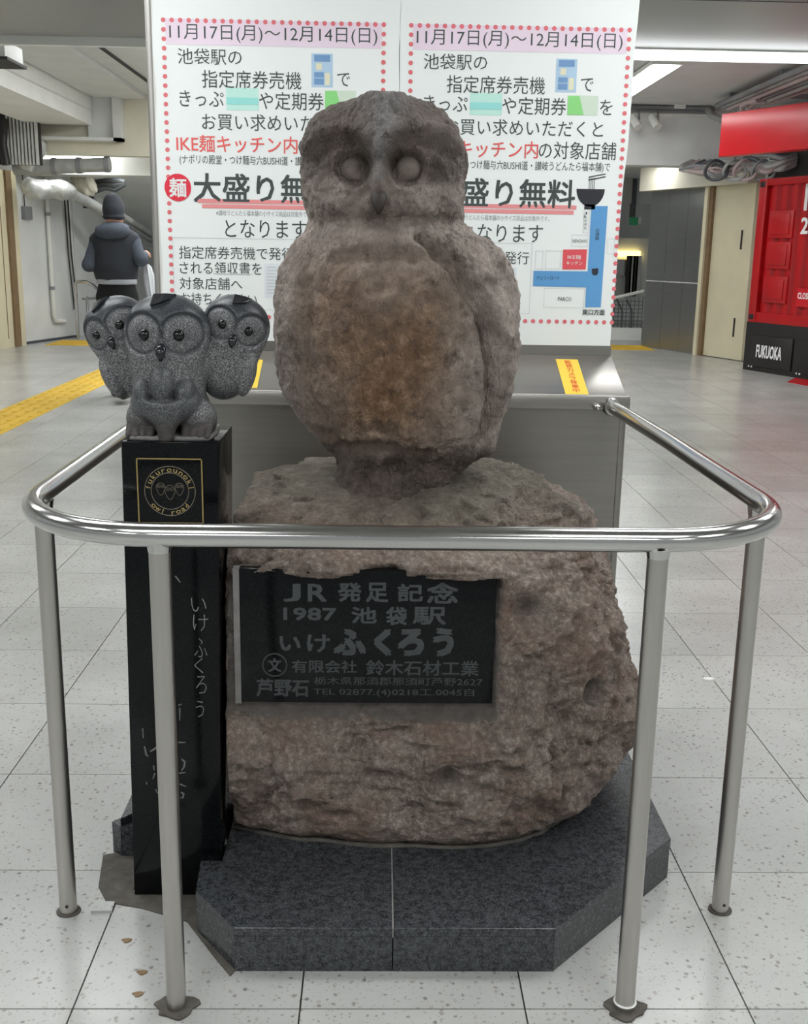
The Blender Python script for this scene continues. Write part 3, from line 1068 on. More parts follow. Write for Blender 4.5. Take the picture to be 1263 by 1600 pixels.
L = 3.4
ZC0, ZC1 = 0.565, 2.18
cbox(0, L, -2.0, -0.06, ZC0, ZC1).build('body', M_RED, t)
cbox(0, 0.13, -0.06, 0.0, ZC0, ZC1).build('corner_post', M_RED, t, bevel=0.006)
cbox(0.13, L, -0.06, -0.005, ZC1 - 0.08, ZC1).build('top_rail', M_RED, t, bevel=0.006)
cbox(0.13, L, -0.06, -0.005, ZC0, ZC0 + 0.12).build('bottom_rail', M_RED, t, bevel=0.006)
s = 0.2
k = 0
while s < L - 0.2:
    m = MB()
    z0, z1 = ZC0 + 0.12, ZC1 - 0.08
    pts = [(s, -0.06), (s + 0.03, -0.02), (s + 0.09, -0.02), (s + 0.12, -0.06)]
    m.add([cp(a_, b_, z) for z in (z0, z1) for a_, b_ in pts], [(0, 1, 5, 4), (1, 2, 6, 5), (2, 3, 7, 6), (0, 3, 2, 1), (4, 5, 6, 7)])
    m.build('corrugation', M_RED, t)
    s += 0.17
for zz in (0.80, 1.18, 1.52):
    cbox(0.22, 0.62, -0.06, 0.0, zz, zz + 0.30).build('hatch_frame', M_RED, t, bevel=0.006)
    cbox(0.27, 0.57, -0.01, 0.012, zz + 0.04, zz + 0.27).build('hatch_panel', M_RED, t, bevel=0.006)
for z in (ZC0 + 0.03, ZC1 - 0.09):
    cbox(0.02, 0.10, -0.02, 0.008, z, z + 0.06).build('corner_casting', M_BLK, t, bevel=0.006)
cbox(-0.02, L, -2.0, -0.01, 0.0, ZC0).build('base', M_BLK, t)
for s in (0.12, 0.86, 1.6):
    cbox(s, s + 0.7, -0.01, 0.012, 0.06, 0.42).build('base_panel', M_BLK, t, bevel=0.006)
m = MB()
text_on(m, 'FUKUOKA', cp(0.22, 0.014, 0.165), -rd, (0, 0, 1), 0.44, 0.15, 0.022)
m.build('lettering', M_WHT, t)
cbox(0.80, 1.04, -0.03, 0.004, 0.78, 0.98).build('label_plate', M_REDS, t)
m = MB()
text_on(m, 'CLOSE', cp(0.82, 0.006, 0.865), -rd, (0, 0, 1), 0.19, 0.07, 0.03)
m.build('lettering', M_WHT, t)
m = MB()
m.obox(cp(0.80, 0.003, 1.95), rd, rn, (0, 0, 1), 0.022, 0.003, 0.14)
m.obox(cp(0.87, 0.003, 2.07), rd, rn, (0, 0, 1), 0.09, 0.003, 0.022)
text_on(m, '20', cp(0.76, 0.006, 1.56), -rd, (0, 0, 1), 0.24, 0.18, 0.03)
m.build('lettering', M_WHT, t)
for s in (0.11, 0.16, 0.93, 0.98):
    MB().sphere(cp(s, 0.012, 0.05), 0.011, nu=8, nv=6).build('bolt', M_WHT, t)
tag(MB().add([cp(1.25, 0.4, 0.001), cp(2.6, 0.5, 0.001), cp(2.6, 0.02, 0.001), cp(0.93, 0.02, 0.001), cp(1.25, 0.4, 0.005), cp(2.6, 0.5, 0.005), cp(2.6, 0.02, 0.005), cp(0.93, 0.02, 0.005)],
             [(0, 1, 2, 3), (4, 5, 6, 7), (0, 1, 5, 4), (1, 2, 6, 5), (2, 3, 7, 6), (3, 0, 4, 7)]).build('red_mat', M_REDS), 'thin red mat on the floor before the red container', 'mat')

# far corridor seen through the gap beside the poster board
struct(MB().box(1.5, 6.5, 24.0, 24.1, 0, ZH).build('wall_far', M_CEIL))
struct(MB().box(2.0, 6.0, 19.2, 19.4, at(990, 318, 19.2).z, ZH).build('trim_19', M_CEIL))
t = thing('exit_sign', 'small green exit sign in the gap beside the poster board', 'sign', tuple(at(991, 345, 19.0)))
p, q = at(985, 339, 19.0), at(997, 352, 19.0)
MB().box(p.x, q.x, 19.0, 19.06, q.z, p.z).build('panel', emit('exit_green', (40, 120, 80), 0.15), t)
MB().box(q.x, q.x + 0.05, 18.99, 19.06, q.z + 0.03, p.z).build('end_cap', M_WHITEP, t)
MB().box((p.x + q.x) / 2 - 0.02, (p.x + q.x) / 2 + 0.02, 19.02, 19.3, p.z - 0.01, ZH).build('hanger', M_CABLED, t)
t = thing('shop_front', 'distant lit shop front in the gap beside the poster board', 'shop', tuple(at(990, 450, 22.5)))
p, q = at(978, 372, 22.5), at(1002, 460, 22.5)
MB().box(p.x - 0.6, q.x + 0.2, 22.6, 22.7, 0.0, p.z).build('wall', M_WHITEP, t)
p, q = at(980, 392, 22.5), at(1001, 402, 22.5)
MB().box(p.x - 0.2, q.x, 22.5, 22.58, q.z, p.z).build('lit_sign', M_FAINT, t)
MB().box(p.x - 0.2, q.x, 22.52, 22.6, 0.9, q.z - 0.05).build('window', M_SHUT, t)
for k in range(4):
    c = at(984 + 5 * k, 420, 22.4)
    MB().box(c.x - 0.05, c.x + 0.05, 22.44, 22.5, 0.5, 1.3).build('poster', (M_DARK, M_CEIL)[k % 2], t)
t = thing('mesh_barrier', 'grey mesh barrier with sloping handrail before the far corridor', 'barrier', tuple(at(985, 535, 17.0)))
YM = 17.2
a0, a1 = at(955, 467, YM), at(1006, 455, YM)
MB().tube([a0, a1], 0.028, 10).build('handrail', M_WHITEP, t, smooth=True)
zm0 = at(985, 512, YM).z
for k in range(9):
    f = k / 8
    c = a0.lerp(a1, f)
    MB().tube([(c.x, YM, zm0), (c.x, YM, c.z - 0.08)], 0.006, 6).build('mesh_wire', M_CABLED, t)
for k in range(7):
    z = zm0 + 0.05 + 0.06 * k
    MB().tube([(a0.x, YM, z), (a1.x, YM, z)], 0.005, 6).build('mesh_wire', M_CABLED, t)
for px in (972, 987):
    c = at(px, 490, YM)
    MB().tube([(c.x - 0.1, YM - 0.03, a0.z), (c.x - 0.02, YM - 0.03, a0.z - 0.14), (c.x, YM - 0.03, a0.z - 0.2), (c.x, YM - 0.03, zm0)], 0.014, 8).build('upright', M_CABLED, t)
MB().box(a0.x, a1.x, YM - 0.04, YM + 0.1, 0, zm0).build('kerb_wall', M_WHITEP, t)

# ------------------------------------------------------------------ granite plinth
ZP = 0.092
t = thing('granite_plinth', 'low dark speckled granite plinth with cut corners under the owl rock', 'plinth', (0.05, 2.2, 0))
P_FL, P_FR, P_R1, P_R2, P_B1, P_B2, P_L2 = (-0.256, 1.749), (0.336, 1.749), (0.633, 2.064), (0.633, 2.78), (0.40, 3.0), (-0.36, 3.0), (-0.553, 2.80)
P_L1 = (-0.553, 2.136)
nt = [(-0.345, 1.866), (-0.352, 1.973), (-0.309, 1.973), (-0.309, 2.205), (-0.495, 2.205)]
GAPX = 0.036
left_top = [P_FL, (GAPX - 0.0015, 1.749), (GAPX - 0.0015, 3.0), P_B2, P_L2, P_L1] + nt[::-1]
right_top = [(GAPX + 0.0015, 1.749), P_FR, P_R1, P_R2, P_B1, (GAPX + 0.0015, 3.0)]


def slab(poly, z0, z1, name):
    bm = bmesh.new()
    vs = [bm.verts.new((x, y, z0)) for x, y in poly]
    f = bm.faces.new(vs)
    r = bmesh.ops.extrude_face_region(bm, geom=[f])
    bmesh.ops.translate(bm, verts=[v for v in r['geom'] if isinstance(v, bmesh.types.BMVert)], vec=(0, 0, z1 - z0))
    bmesh.ops.recalc_face_normals(bm, faces=bm.faces)
    bmesh.ops.bevel(bm, geom=[e for e in bm.edges if e.is_manifold and e.calc_face_angle(0) > 0.3], offset=0.0012, segments=1, affect='EDGES')
    me = bpy.data.meshes.new(name)
    bm.to_mesh(me)
    bm.free()
    return link(name, me, M_GRAN, t)


slab(left_top, ZP - 0.018, ZP, 'top_slab')
slab(right_top, ZP - 0.018, ZP, 'top_slab')


MB().box(GAPX - 0.0014, GAPX + 0.0014, 1.7492, 2.995, ZP - 0.02, ZP - 0.0008).build('joint', M_MORTAR, t)


def panel_between(a, b, th=0.03):
    a, b = Vector((a[0], a[1], 0)), Vector((b[0], b[1], 0))
    d = (b - a).normalized()
    n_ = Vector((-d.y, d.x, 0)) * th
    a, b = a + d * 0.001 + n_ * 0.05, b - d * 0.001 + n_ * 0.05
    z0, z1 = 0.0, ZP - 0.0185
    m = MB().add([(p.x, p.y, z) for z in (z0, z1) for p in (a, b, b + n_, a + n_)], [(3, 2, 1, 0), (4, 5, 6, 7), (0, 1, 5, 4), (1, 2, 6, 5), (2, 3, 7, 6), (3, 0, 4, 7)])
    return m.build('side_panel', M_GRAN, t)


for a, b in ((P_FL, (GAPX, 1.749)), ((GAPX, 1.749), P_FR), (P_FR, P_R1), (P_R1, P_R2), (P_R2, P_B1), (P_B1, P_B2), (P_B2, P_L2), (P_L2, P_L1), (P_L1, nt[4]), (nt[0], P_FL)):
    panel_between(a, b)
MB().prism([(-0.20, 1.80), (0.32, 1.80), (0.58, 2.09), (0.58, 2.74), (0.36, 2.94), (-0.33, 2.94), (-0.50, 2.75), (-0.50, 2.25), (-0.27, 2.24), (-0.27, 1.90)], 0, ZP - 0.02).build('core', M_MORTAR, t)
o = MB()
rr = random.Random(5)
pp_ = [(-0.60 + rr.uniform(-0.02, 0.02), 2.14), (-0.575, 2.02), (-0.545, 1.965), (-0.47, 1.945), (-0.37, 1.90), (-0.30, 1.79), (-0.262, 1.735), (-0.25, 1.76), (-0.33, 1.9), (-0.37, 2.0), (-0.50, 2.0), (-0.50, 2.13), (-0.54, 2.16)]
tag(o.prism(pp_, 0.0, 0.003).build('column_foot_patch', M_DIRT), 'dark irregular patch around the foot of the black column', 'mortar')  # thin dark patch of irregular outline on the floor round the column foot

# ------------------------------------------------------------------ black column
t = thing('granite_column', 'tall polished black granite column carrying the three small owls', 'column', (-0.40, 2.08, 0))
YCF, YCB, ZCT = 1.99, 2.185, 0.950
cx0b, cx1b, cx0t, cx1t = -0.494, -0.3145, -0.479, -0.2995
m = MB().add([(cx0b, YCF, 0), (cx1b, YCF, 0), (cx1b, YCB, 0), (cx0b, YCB, 0), (cx0t, YCF, ZCT), (cx1t, YCF, ZCT), (cx1t, YCB, ZCT), (cx0t, YCB, ZCT)],
             [(3, 2, 1, 0), (4, 5, 6, 7), (0, 1, 5, 4), (1, 2, 6, 5), (2, 3, 7, 6), (3, 0, 4, 7)])
m.build('shaft', M_BLACK, t, bevel=0.0025)
YE = YCF - 0.0015
fr = thing_parent = None
p, q = at(213, 715, YE), at(319, 818, YE)
em = MB().box(p.x, q.x, YE - 0.002, YCF + 0.001, q.z, p.z).build('emblem_plate', M_BLACK, t)
w = 0.0022
m = MB()
for x0, x1, z0, z1 in ((p.x, q.x, p.z - w, p.z), (p.x, q.x, q.z, q.z + w), (p.x, p.x + w, q.z, p.z), (q.x - w, q.x, q.z, p.z)):
    m.box(x0, x1, YE - 0.0035, YE - 0.0015, z0, z1)
m.build('gold_frame', M_GOLD, em)
ec = at(266, 767, YE)
er = (at(306, 767, YE).x - at(227, 767, YE).x) / 2
m = MB()
for rad in (er, er * 0.74):
    m.tube([(ec.x + rad * math.cos(a), YE - 0.0022, ec.z + rad * math.sin(a)) for a in np.linspace(0, 2 * PI, 64, endpoint=False)], 0.0007, 6, closed=True)
m.build('emblem_ring', M_DULLGOLD, em)
m = MB()


def ring_text(s, a0, a1, rad, h, up):
    for i, ch in enumerate(s):
        if ch == ' ':
            continue
        a = a0 + (a1 - a0) * i / (len(s) - 1)
        d = Vector((math.cos(a), 0, math.sin(a)))
        uz = d if up else -d
        ux = Vector((uz.z, 0, -uz.x))
        v, fs, asp = text_mesh(ch, 0.02)
        ww = min(h * asp, h * 1.1)
        hh = h if ch in 'fkldbi' else h * 0.75
        c = Vector((ec.x, YE - 0.0026, ec.z)) + d * rad
        text_on(m, ch, c - ux * ww / 2 - uz * h / 2, ux, uz, ww, hh, 0.02)


ring_text('fukurounoki', math.radians(170), math.radians(10), er * 0.87, er * 0.19, True)
ring_text('owl road', math.radians(222), math.radians(318), er * 0.87, er * 0.19, False)
m.build('emblem_lettering', M_GOLD, em)
m = MB()
for ox, oz, r in ((-0.36, 0.16, 0.17), (0, 0.04, 0.2), (0.38, 0.16, 0.17)):
    c = Vector((ec.x + ox * er, YE - 0.0024, ec.z + oz * er))
    R_ = r * er
    pts = [(c.x + R_ * math.cos(a) * (1 if math.sin(a) > -0.3 else 0.85), c.y, c.z + R_ * math.sin(a) * (1.0 if math.sin(a) > 0 else 1.9)) for a in np.linspace(0, 2 * PI, 24, endpoint=False)]
    m.tube(pts, 0.0005, 5, closed=True)
    for s in (-1, 1):
        m.tube([(c.x + s * R_ * 0.42 + R_ * 0.34 * math.cos(a), c.y, c.z + R_ * 0.2 + R_ * 0.34 * math.sin(a)) for a in np.linspace(0, 2 * PI, 14, endpoint=False)], 0.0004, 5, closed=True)
        m.sphere((c.x + s * R_ * 0.42, c.y, c.z + R_ * 0.2), 0.001, nu=6, nv=4)
m.build('emblem_owls', M_DULLGOLD, em)
# brush-written characters down the column
m = MB()
for ch, x, y, w_, h_ in (('い', 311, 945, 24, 22), ('け', 314, 973, 24, 26), ('ふ', 314, 1012, 20, 30), ('く', 311, 1040, 14, 24), ('ろ', 315, 1070, 17, 28), ('う', 313, 1108, 13, 26)):
    text_px(m, ch, x - w_ / 2, x + w_ / 2, y - h_ / 2, y + h_ / 2, YCF - 0.0006, -0.012)
for pts in (((223, 1138), (224, 1153)), ((226, 1166), (229, 1180), (232, 1182)), ((235, 1174), (242, 1170), (247, 1165)), ((240, 1196), (241, 1203)), ((242, 1208), (239, 1217)), ((229, 1222), (230, 1226)),
            ((243, 1233), (247, 1240)), ((279, 1102), (284, 1100)), ((281, 1106), (281, 1126)), ((279, 1160), (290, 1160)), ((284, 1186), (289, 1190), (288, 1198), (284, 1204)), ((280, 1208), (290, 1207)),
            ((281, 1225), (291, 1229)), ((283, 1238), (287, 1240), (286, 1246), (282, 1247)), ((274, 900), (282, 910))):
    P_ = [at(x, y, YCF - 0.0004) for x, y in pts]
    m.tube(P_, [0.0016] + [0.0022] * (len(P_) - 2) + [0.0010], 6)
m.build('brush_writing', M_STROKE, t)

# ------------------------------------------------------------------ boulder
t = thing('boulder', 'rough brown boulder with a cut recess on the granite plinth', 'boulder', (0.15, 2.4, ZP))
CYR = 2.45
CXR = 0.15
rk = []
# px row, silhouette right px, front y, back extent, left x, exponent
for z, xl, xr, yf, bb, e in (
        (0.088, -0.50, 0.46, 2.040, 0.22, 2.3), (0.12, -0.55, 0.52, 2.005, 0.26, 2.4), (0.18, -0.56, 0.575, 1.985, 0.30, 2.6), (0.25, -0.56, 0.60, 1.975, 0.32, 2.9), (0.32, -0.55, 0.60, 1.972, 0.33, 3.2),
        (0.38, -0.54, 0.585, 1.975, 0.33, 3.4), (0.44, -0.53, 0.57, 1.98, 0.33, 3.5), (0.50, -0.52, 0.555, 1.985, 0.33, 3.6), (0.56, -0.51, 0.535, 1.99, 0.33, 3.6), (0.62, -0.50, 0.51, 1.995, 0.33, 3.5),
        (0.67, -0.48, 0.485, 2.0, 0.32, 3.3), (0.71, -0.43, 0.455, 2.02, 0.31, 3.0), (0.745, -0.37, 0.425, 2.07, 0.29, 2.7), (0.775, -0.30, 0.385, 2.14, 0.27, 2.5), (0.80, -0.23, 0.33, 2.20, 0.24, 2.4),
        (0.818, -0.16, 0.25, 2.27, 0.18, 2.2), (0.826, -0.06, 0.18, 2.34, 0.10, 2.0), (0.828, 0.06, 0.12, 2.42, 0.03, 2.0), (0.828, 0.149, 0.151, 2.4495, 0.0005, 2.0)):
    rk.append((z, xl, xr, CYR - yf, bb, CXR, e))
NR, NA = 300, 460
rows = catmull(rk, NR)
G = loft(rows, NA, CYR)
V = G.reshape(-1, 3)
cen = np.stack([np.full(len(V), CXR), np.full(len(V), CYR), V[:, 2] * 0.5 + 0.22], -1)
dirn = V - cen
dirn /= np.linalg.norm(dirn, axis=1)[:, None] + 1e-9
amp = 0.030 * fbm(V, 4.2, 3, 11) + 0.016 * fbm(V, 13.0, 3, 21) + 0.010 * fbm(V, 42.0, 3, 31) + 0.0025 * fbm(V, 95.0, 2, 37)
ridg = np.abs(fbm(V, 7.0, 3, 44))
amp -= 0.013 * gauss(ridg, 0.10)
amp -= 0.011 * sstep(0.35, 0.6, fbm(V, 24.0, 2, 71))
amp *= 0.35 + 0.65 * sstep(0.10, 0.2, V[:, 2])
topf = sstep(0.78, 0.82, V[:, 2])
amp *= 1 - 0.6 * topf
V = V + dirn * amp[:, None]
# chipped hollows of the photograph: right side hole, oval chip, upper dent
rel = V - np.array([0, 0, CAMH])
dep_ = rel @ _fw
upx, upy = IW / 2 + FPX * (rel @ _rt) / dep_, IH / 2 + FPX * (rel @ _dn) / dep_
chip = np.zeros(len(V))
for px, py, rx, dep, ax_ in ((935, 1085, 0.026, 0.050, 1.0), (695, 1215, 0.034, 0.030, 0.55), (830, 945, 0.024, 0.008, 1.0), (885, 1115, 0.05, 0.022, 0.8), (840, 800, 0.05, 0.035, 1.0), (560, 1165, 0.03, 0.014, 0.6), (430, 1180, 0.05, 0.02, 0.8)):
    near = (np.hypot(upx - px, upy - py) < 9) & (V[:, 1] < CYR)
    if not near.any():
        continue
    c = V[near].mean(0)
    q_ = V - c
    u_ = q_[:, 0] * 0.8 + q_[:, 2] * 0.6
    w_ = -q_[:, 0] * 0.6 + q_[:, 2] * 0.8
    d = np.sqrt(u_ ** 2 / ax_ ** 2 + w_ ** 2 + (0.5 * q_[:, 1]) ** 2)
    V = V - dirn * (dep * np.exp(-(d / rx) ** 4))[:, None]
    if py in (1215, 945, 1085):
        chip = np.maximum(chip, np.exp(-(d / rx) ** 4))
# lip over the plaque, recess
lip = gauss(V[:, 2] - 0.712 - 0.006 * vnoise(V, 30, 5), 0.022) * sstep(0.27, 0.2, V[:, 0]) * (V[:, 1] < 2.2)
V[:, 1] -= 0.022 * lip
win = (V[:, 0] > -0.31) & (V[:, 0] < 0.240 + 0.003 * vnoise(V, 40, 8)) & (V[:, 2] > 0.392 + 0.004 * vnoise(V, 40, 9)) & (V[:, 2] < 0.688 + 0.010 * vnoise(V, 22, 10)) & (V[:, 1] < 2.3)
rec = 2.016 - 0.030 * np.clip((0.414 - V[:, 2]) / 0.02, 0, 1)
V[:, 1] = np.where(win, np.maximum(V[:, 1], rec), V[:, 1])
V[:, 0] = np.maximum(V[:, 0], -0.297 + 0.004 * vnoise(V, 30, 3))
V[:, 2] = np.maximum(V[:, 2], ZP - 0.002)
base = np.zeros((1, 3))
F = np.concatenate([grid_faces(NR, NA)[:, ::1]])
me = mesh_of('stone', V, F, True)
bm = bmesh.new()
bm.from_mesh(me)
bm.verts.ensure_lookup_table()
bm.faces.new([bm.verts[i] for i in range(NA)])
bm.faces.new([bm.verts[(NR - 1) * NA + i] for i in range(NA)][::-1])
bmesh.ops.recalc_face_normals(bm, faces=bm.faces)
bm.to_mesh(me)
bm.free()
me.polygons.foreach_set('use_smooth', [True] * len(me.polygons))
ca = me.color_attributes.new('tint', 'FLOAT_COLOR', 'POINT')
Z = V[:, 2]
tint = np.zeros((len(V), 4))
tint[:, 0] = np.clip(sstep(0.70, 0.80, Z + 0.05 * vnoise(V, 6, 2)) * 0.85, 0, 1)
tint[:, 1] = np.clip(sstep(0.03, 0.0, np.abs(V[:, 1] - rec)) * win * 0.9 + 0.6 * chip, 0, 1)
tint[:, 3] = 1
ca.data.foreach_set('color', tint.ravel())
link('stone', me, M_ROCK, t)
# grout ring where the rock meets the plinth
ring = V[:NA * 12].reshape(12, NA, 3)[8]
mm = MB()
mm.tube([(CXR + (p[0] - CXR) * 1.005, CYR + (p[1] - CYR) * 1.005, ZP + 0.001) for p in ring[::4]], 0.006, 6, closed=True)
mm.build('grout', M_DIRT, t, smooth=True)

# ------------------------------------------------------------------ inscribed plaque
t = thing('inscribed_plaque', 'black stone plaque with carved lettering set into the boulder', 'plaque', (-0.02, 2.04, 0.41))
YQ = 2.006
qa, qb = at(378, 1097, YQ), at(769.5, 1097, YQ)
MB().box(qa.x, qb.x, YQ, 2.03, qa.z, 0.70).build('slab', M_BLACK, t, bevel=0.0015)
MB().box(qa.x - 0.013, qa.x - 0.0008, YQ + 0.002, 2.03, qa.z - 0.004, 0.70).build('edge_strip', M_MORTAR, t)
YT = YQ - 0.0006
rows_ = [('J', 443, 470, 912, 940, .03), ('R', 481, 511, 912, 940, .03), ('発', 528, 565, 910, 940, .03), ('足', 572, 607, 910, 941, .03), ('記', 621, 661, 912, 940, .03), ('念', 667, 716, 910, 943, .03),
         ('1987', 443, 526, 949, 969, .04), ('池', 549, 589, 948, 974, .03), ('袋', 603, 636, 948, 977, .03), ('駅', 645, 697, 948, 976, .03),
         ('い', 437, 470, 994, 1017, .04), ('け', 480, 516, 991, 1019, .03), ('ふ', 521, 572, 982, 1024, .055), ('く', 584, 612, 982, 1025, .055), ('ろ', 621, 663, 982, 1025, .055), ('う', 676, 709, 981, 1026, .055),
         ('文', 419, 440, 1028, 1050, .03), ('有限会社', 456, 558, 1031, 1051, .02), ('鈴木石材工業', 572, 748, 1031, 1055, .02),
         ('芦野石', 401, 483, 1060, 1088, .03), ('栃木県那須郡那須町芦野2627', 491, 754, 1057, 1070, .01), ('TEL 02877.(4)0218工.0045自', 490, 741, 1074, 1088, .01)]
m = MB()
for s, x0, x1, y0, y1, b_ in rows_:
    text_px(m, s, x0, x1, y0, y1, YT, b_)
c = at(429.5, 1039, YT)
m.tube([(c.x + 0.0235 * math.cos(a), YT, c.z + 0.0235 * math.sin(a)) for a in np.linspace(0, 2 * PI, 40, endpoint=False)], 0.0016, 6, closed=True)
m.build('carved_lettering', M_CARVE, t)

# ------------------------------------------------------------------ large owl statue
t = thing('owl_statue', 'large brown stone owl statue standing on the boulder', 'statue', (0.03, 2.34, 0.80))
CYO = 2.34
sil = [  # pixel row, left, right, front half depth, back half depth, exponent
    (152.0, 606, 612, 0.004, 0.004, 2), (153.2, 584, 634, 0.035, 0.035, 2), (157, 556, 656, 0.066, 0.062, 2), (164, 530, 676, 0.092, 0.085, 2), (176, 509, 692, 0.114, 0.108, 2.05), (195, 489, 709, 0.134, 0.128, 2.1),
    (220, 477, 720, 0.148, 0.142, 2.15), (250, 470, 727, 0.156, 0.15, 2.2), (280, 469, 728, 0.158, 0.153, 2.2), (305, 472, 727, 0.157, 0.153, 2.2), (328, 479, 725, 0.153, 0.152, 2.2), (345, 483, 722, 0.148, 0.152, 2.2),
    (356, 481, 733, 0.152, 0.156, 2.2), (372, 469, 759, 0.168, 0.166, 2.2), (395, 455, 783, 0.186, 0.178, 2.25), (425, 443, 797, 0.200, 0.188, 2.3), (460, 437, 804, 0.208, 0.194, 2.3), (500, 436, 807, 0.212, 0.196, 2.35),
    (540, 436, 806, 0.213, 0.196, 2.35), (575, 438, 801, 0.211, 0.194, 2.35), (603, 443, 796, 0.206, 0.19, 2.35), (628, 456, 788, 0.198, 0.184, 2.3), (652, 473, 778, 0.186, 0.174, 2.3), (676, 493, 769, 0.168, 0.160, 2.3),
    (694, 509, 763, 0.146, 0.146, 2.3), (708, 520, 750, 0.124, 0.132, 2.3), (722, 526, 735, 0.112, 0.122, 2.3), (738, 524, 719, 0.110, 0.118, 2.4), (752, 519, 707, 0.114, 0.118, 2.5), (766, 515, 698, 0.118, 0.12, 2.5)]
keys = []
for py, l, r, bf, bb, e in sil:
    a, b = at(l, py, CYO), at(r, py, CYO)
    keys.append(((a.z + b.z) / 2, a.x, b.x, bf, bb, (a.x + b.x) / 2, e))
NR, NA = 420, 420
rows = catmull(keys, NR)
G = loft(rows, NA, CYO)
V = G.reshape(-1, 3)
me0 = mesh_of('tmp', V, grid_faces(NR, NA))
nrm = np.empty(len(V) * 3)
me0.vertices.foreach_get('normal', nrm)
N = nrm.reshape(-1, 3)
bpy.data.meshes.remove(me0)
if (N[:, 1] * (V[:, 1] - CYO)).sum() < 0:
    N = -N
front = sstep(0.05, 0.5, -N[:, 1])
X, Z = V[:, 0], V[:, 2]


def fp(px, py, Y=2.19):
    p_ = at(px, py, Y)
    return (p_.x, p_.z)


def fpl(pts, Y=2.19):
    return [fp(a_, b_, Y) for a_, b_ in pts]


D = np.zeros(len(V))
mpp = (fp(700, 262)[0] - fp(500, 262)[0]) / 200.0       # metres per pixel on the face
eyes = [fp(549, 262), fp(639, 262)]
for s, (ex, ez) in zip((-1, 1), eyes):
    # eye hollow: broad dish, deepest under the brow beside the bridge
    D -= 0.030 * np.exp(-((X - ex - s * 14 * mpp) / (52 * mpp)) ** 2 - ((Z - ez + 6 * mpp) / (40 * mpp)) ** 2)
    D -= 0.026 * np.exp(-((X - ex + s * 16 * mpp) / (18 * mpp)) ** 2 - ((Z - ez - 16 * mpp) / (18 * mpp)) ** 2)
    D -= 0.014 * gauss(np.hypot(X - ex, Z - ez) - 23 * mpp, 6 * mpp)
    D += 0.008 * gauss(np.hypot(X - ex, Z - ez) - 34 * mpp, 6 * mpp)
brow_l = fpl([(578, 252), (572, 236), (556, 222), (530, 216), (500, 224), (482, 246)])
brow_r = fpl([(604, 252), (612, 234), (630, 220), (660, 214), (692, 220), (714, 240)])
for b_ in (brow_l, brow_r):
    d = poly_dist(X, Z, b_)
    up = poly_dist(X, Z, [(x_, z_ + 17 * mpp) for x_, z_ in b_])
    D -= 0.016 * gauss(d, 10 * mpp)
    D += 0.016 * gauss(up, 14 * mpp)
# bridge and forehead wedge
bridge = poly_dist(X, Z, fpl([(601, 165), (598, 200), (593, 240), (591, 275), (591, 300)]))
wz = np.interp(Z, [fp(590, 300)[1], fp(590, 240)[1], fp(590, 160)[1]], [9 * mpp, 15 * mpp, 46 * mpp])
D += 0.022 * np.exp(-(bridge / wz) ** 2) * sstep(fp(590, 312)[1], fp(590, 280)[1], Z)
D += 0.020 * np.exp(-((X - fp(592, 312)[0]) / (13 * mpp)) ** 2 - ((Z - fp(592, 312)[1]) / (20 * mpp)) ** 2)
# cheeks and chin crease
for px in (525, 665):
    c = fp(px, 318)
    D += 0.010 * np.exp(-((X - c[0]) / (45 * mpp)) ** 2 - ((Z - c[1]) / (18 * mpp)) ** 2)
crease = poly_dist(X, Z, fpl([(476, 364), (500, 357), (540, 347), (580, 340), (592, 344), (612, 341), (660, 344), (720, 344), (735, 345)]))
D -= 0.006 * gauss(crease, 9 * mpp)
# wings: grooves along the breast, raised wing outside
gr = fpl([(655, 368), (690, 395), (715, 428), (742, 470), (760, 520), (768, 570), (768, 620), (762, 660), (752, 690)], 2.2)
gl = fpl([(486, 372), (482, 420), (479, 470), (477, 520), (478, 570), (486, 620), (506, 664), (524, 700)], 2.2)
for g_, s in ((gr, 1), (gl, -1)):
    d = poly_dist(X, Z, g_)
    gx = np.interp(Z, [p_[1] for p_ in g_][::-1], [p_[0] for p_ in g_][::-1])
    side = (X - gx) * s + 0.008 * vnoise(V, 20, 41)
    inz = sstep(g_[0][1] + 0.02, g_[0][1] - 0.02, Z)
    wob_ = 1 + 0.5 * vnoise(V, 14, 40)
    D -= (0.028 if s > 0 else 0.011) * wob_ * gauss(d, (9 if s > 0 else 14) * mpp)
    D += 0.016 * sstep(0.0, 0.03, side) * inz * sstep(0.81, 0.86, Z)
# upper breast fold
fold = poly_dist(X, Z, fpl([(520, 402), (560, 396), (610, 398), (650, 405), (690, 400)]))
D -= 0.011 * gauss(fold + 0.006 * vnoise(V, 25, 51), 9 * mpp)
D += 0.006 * gauss(poly_dist(X, Z, fpl([(520, 384), (590, 378), (660, 384)])), 14 * mpp)
# belly pit, hanging feather ends, hollow above the feet
c = fp(590, 562)
D -= 0.010 * np.exp(-((X - c[0]) / 0.03) ** 2 - ((Z - c[1]) / 0.045) ** 2)
for px in (548, 575, 600, 628, 655, 690):
    D += 0.006 * gauss(poly_dist(X, Z, fpl([(px, 600), (px + 3, 690)])), 8 * mpp)
hol = poly_dist(X, Z, fpl([(535, 708), (570, 702), (620, 704), (665, 712)]))
D -= 0.024 * gauss(hol, 12 * mpp)
for px in (556, 592, 640, 672):
    D += 0.012 * gauss(poly_dist(X, Z, fpl([(px, 722), (px - 4, 760)])), 9 * mpp)
V = V + N * (D * front)[:, None]
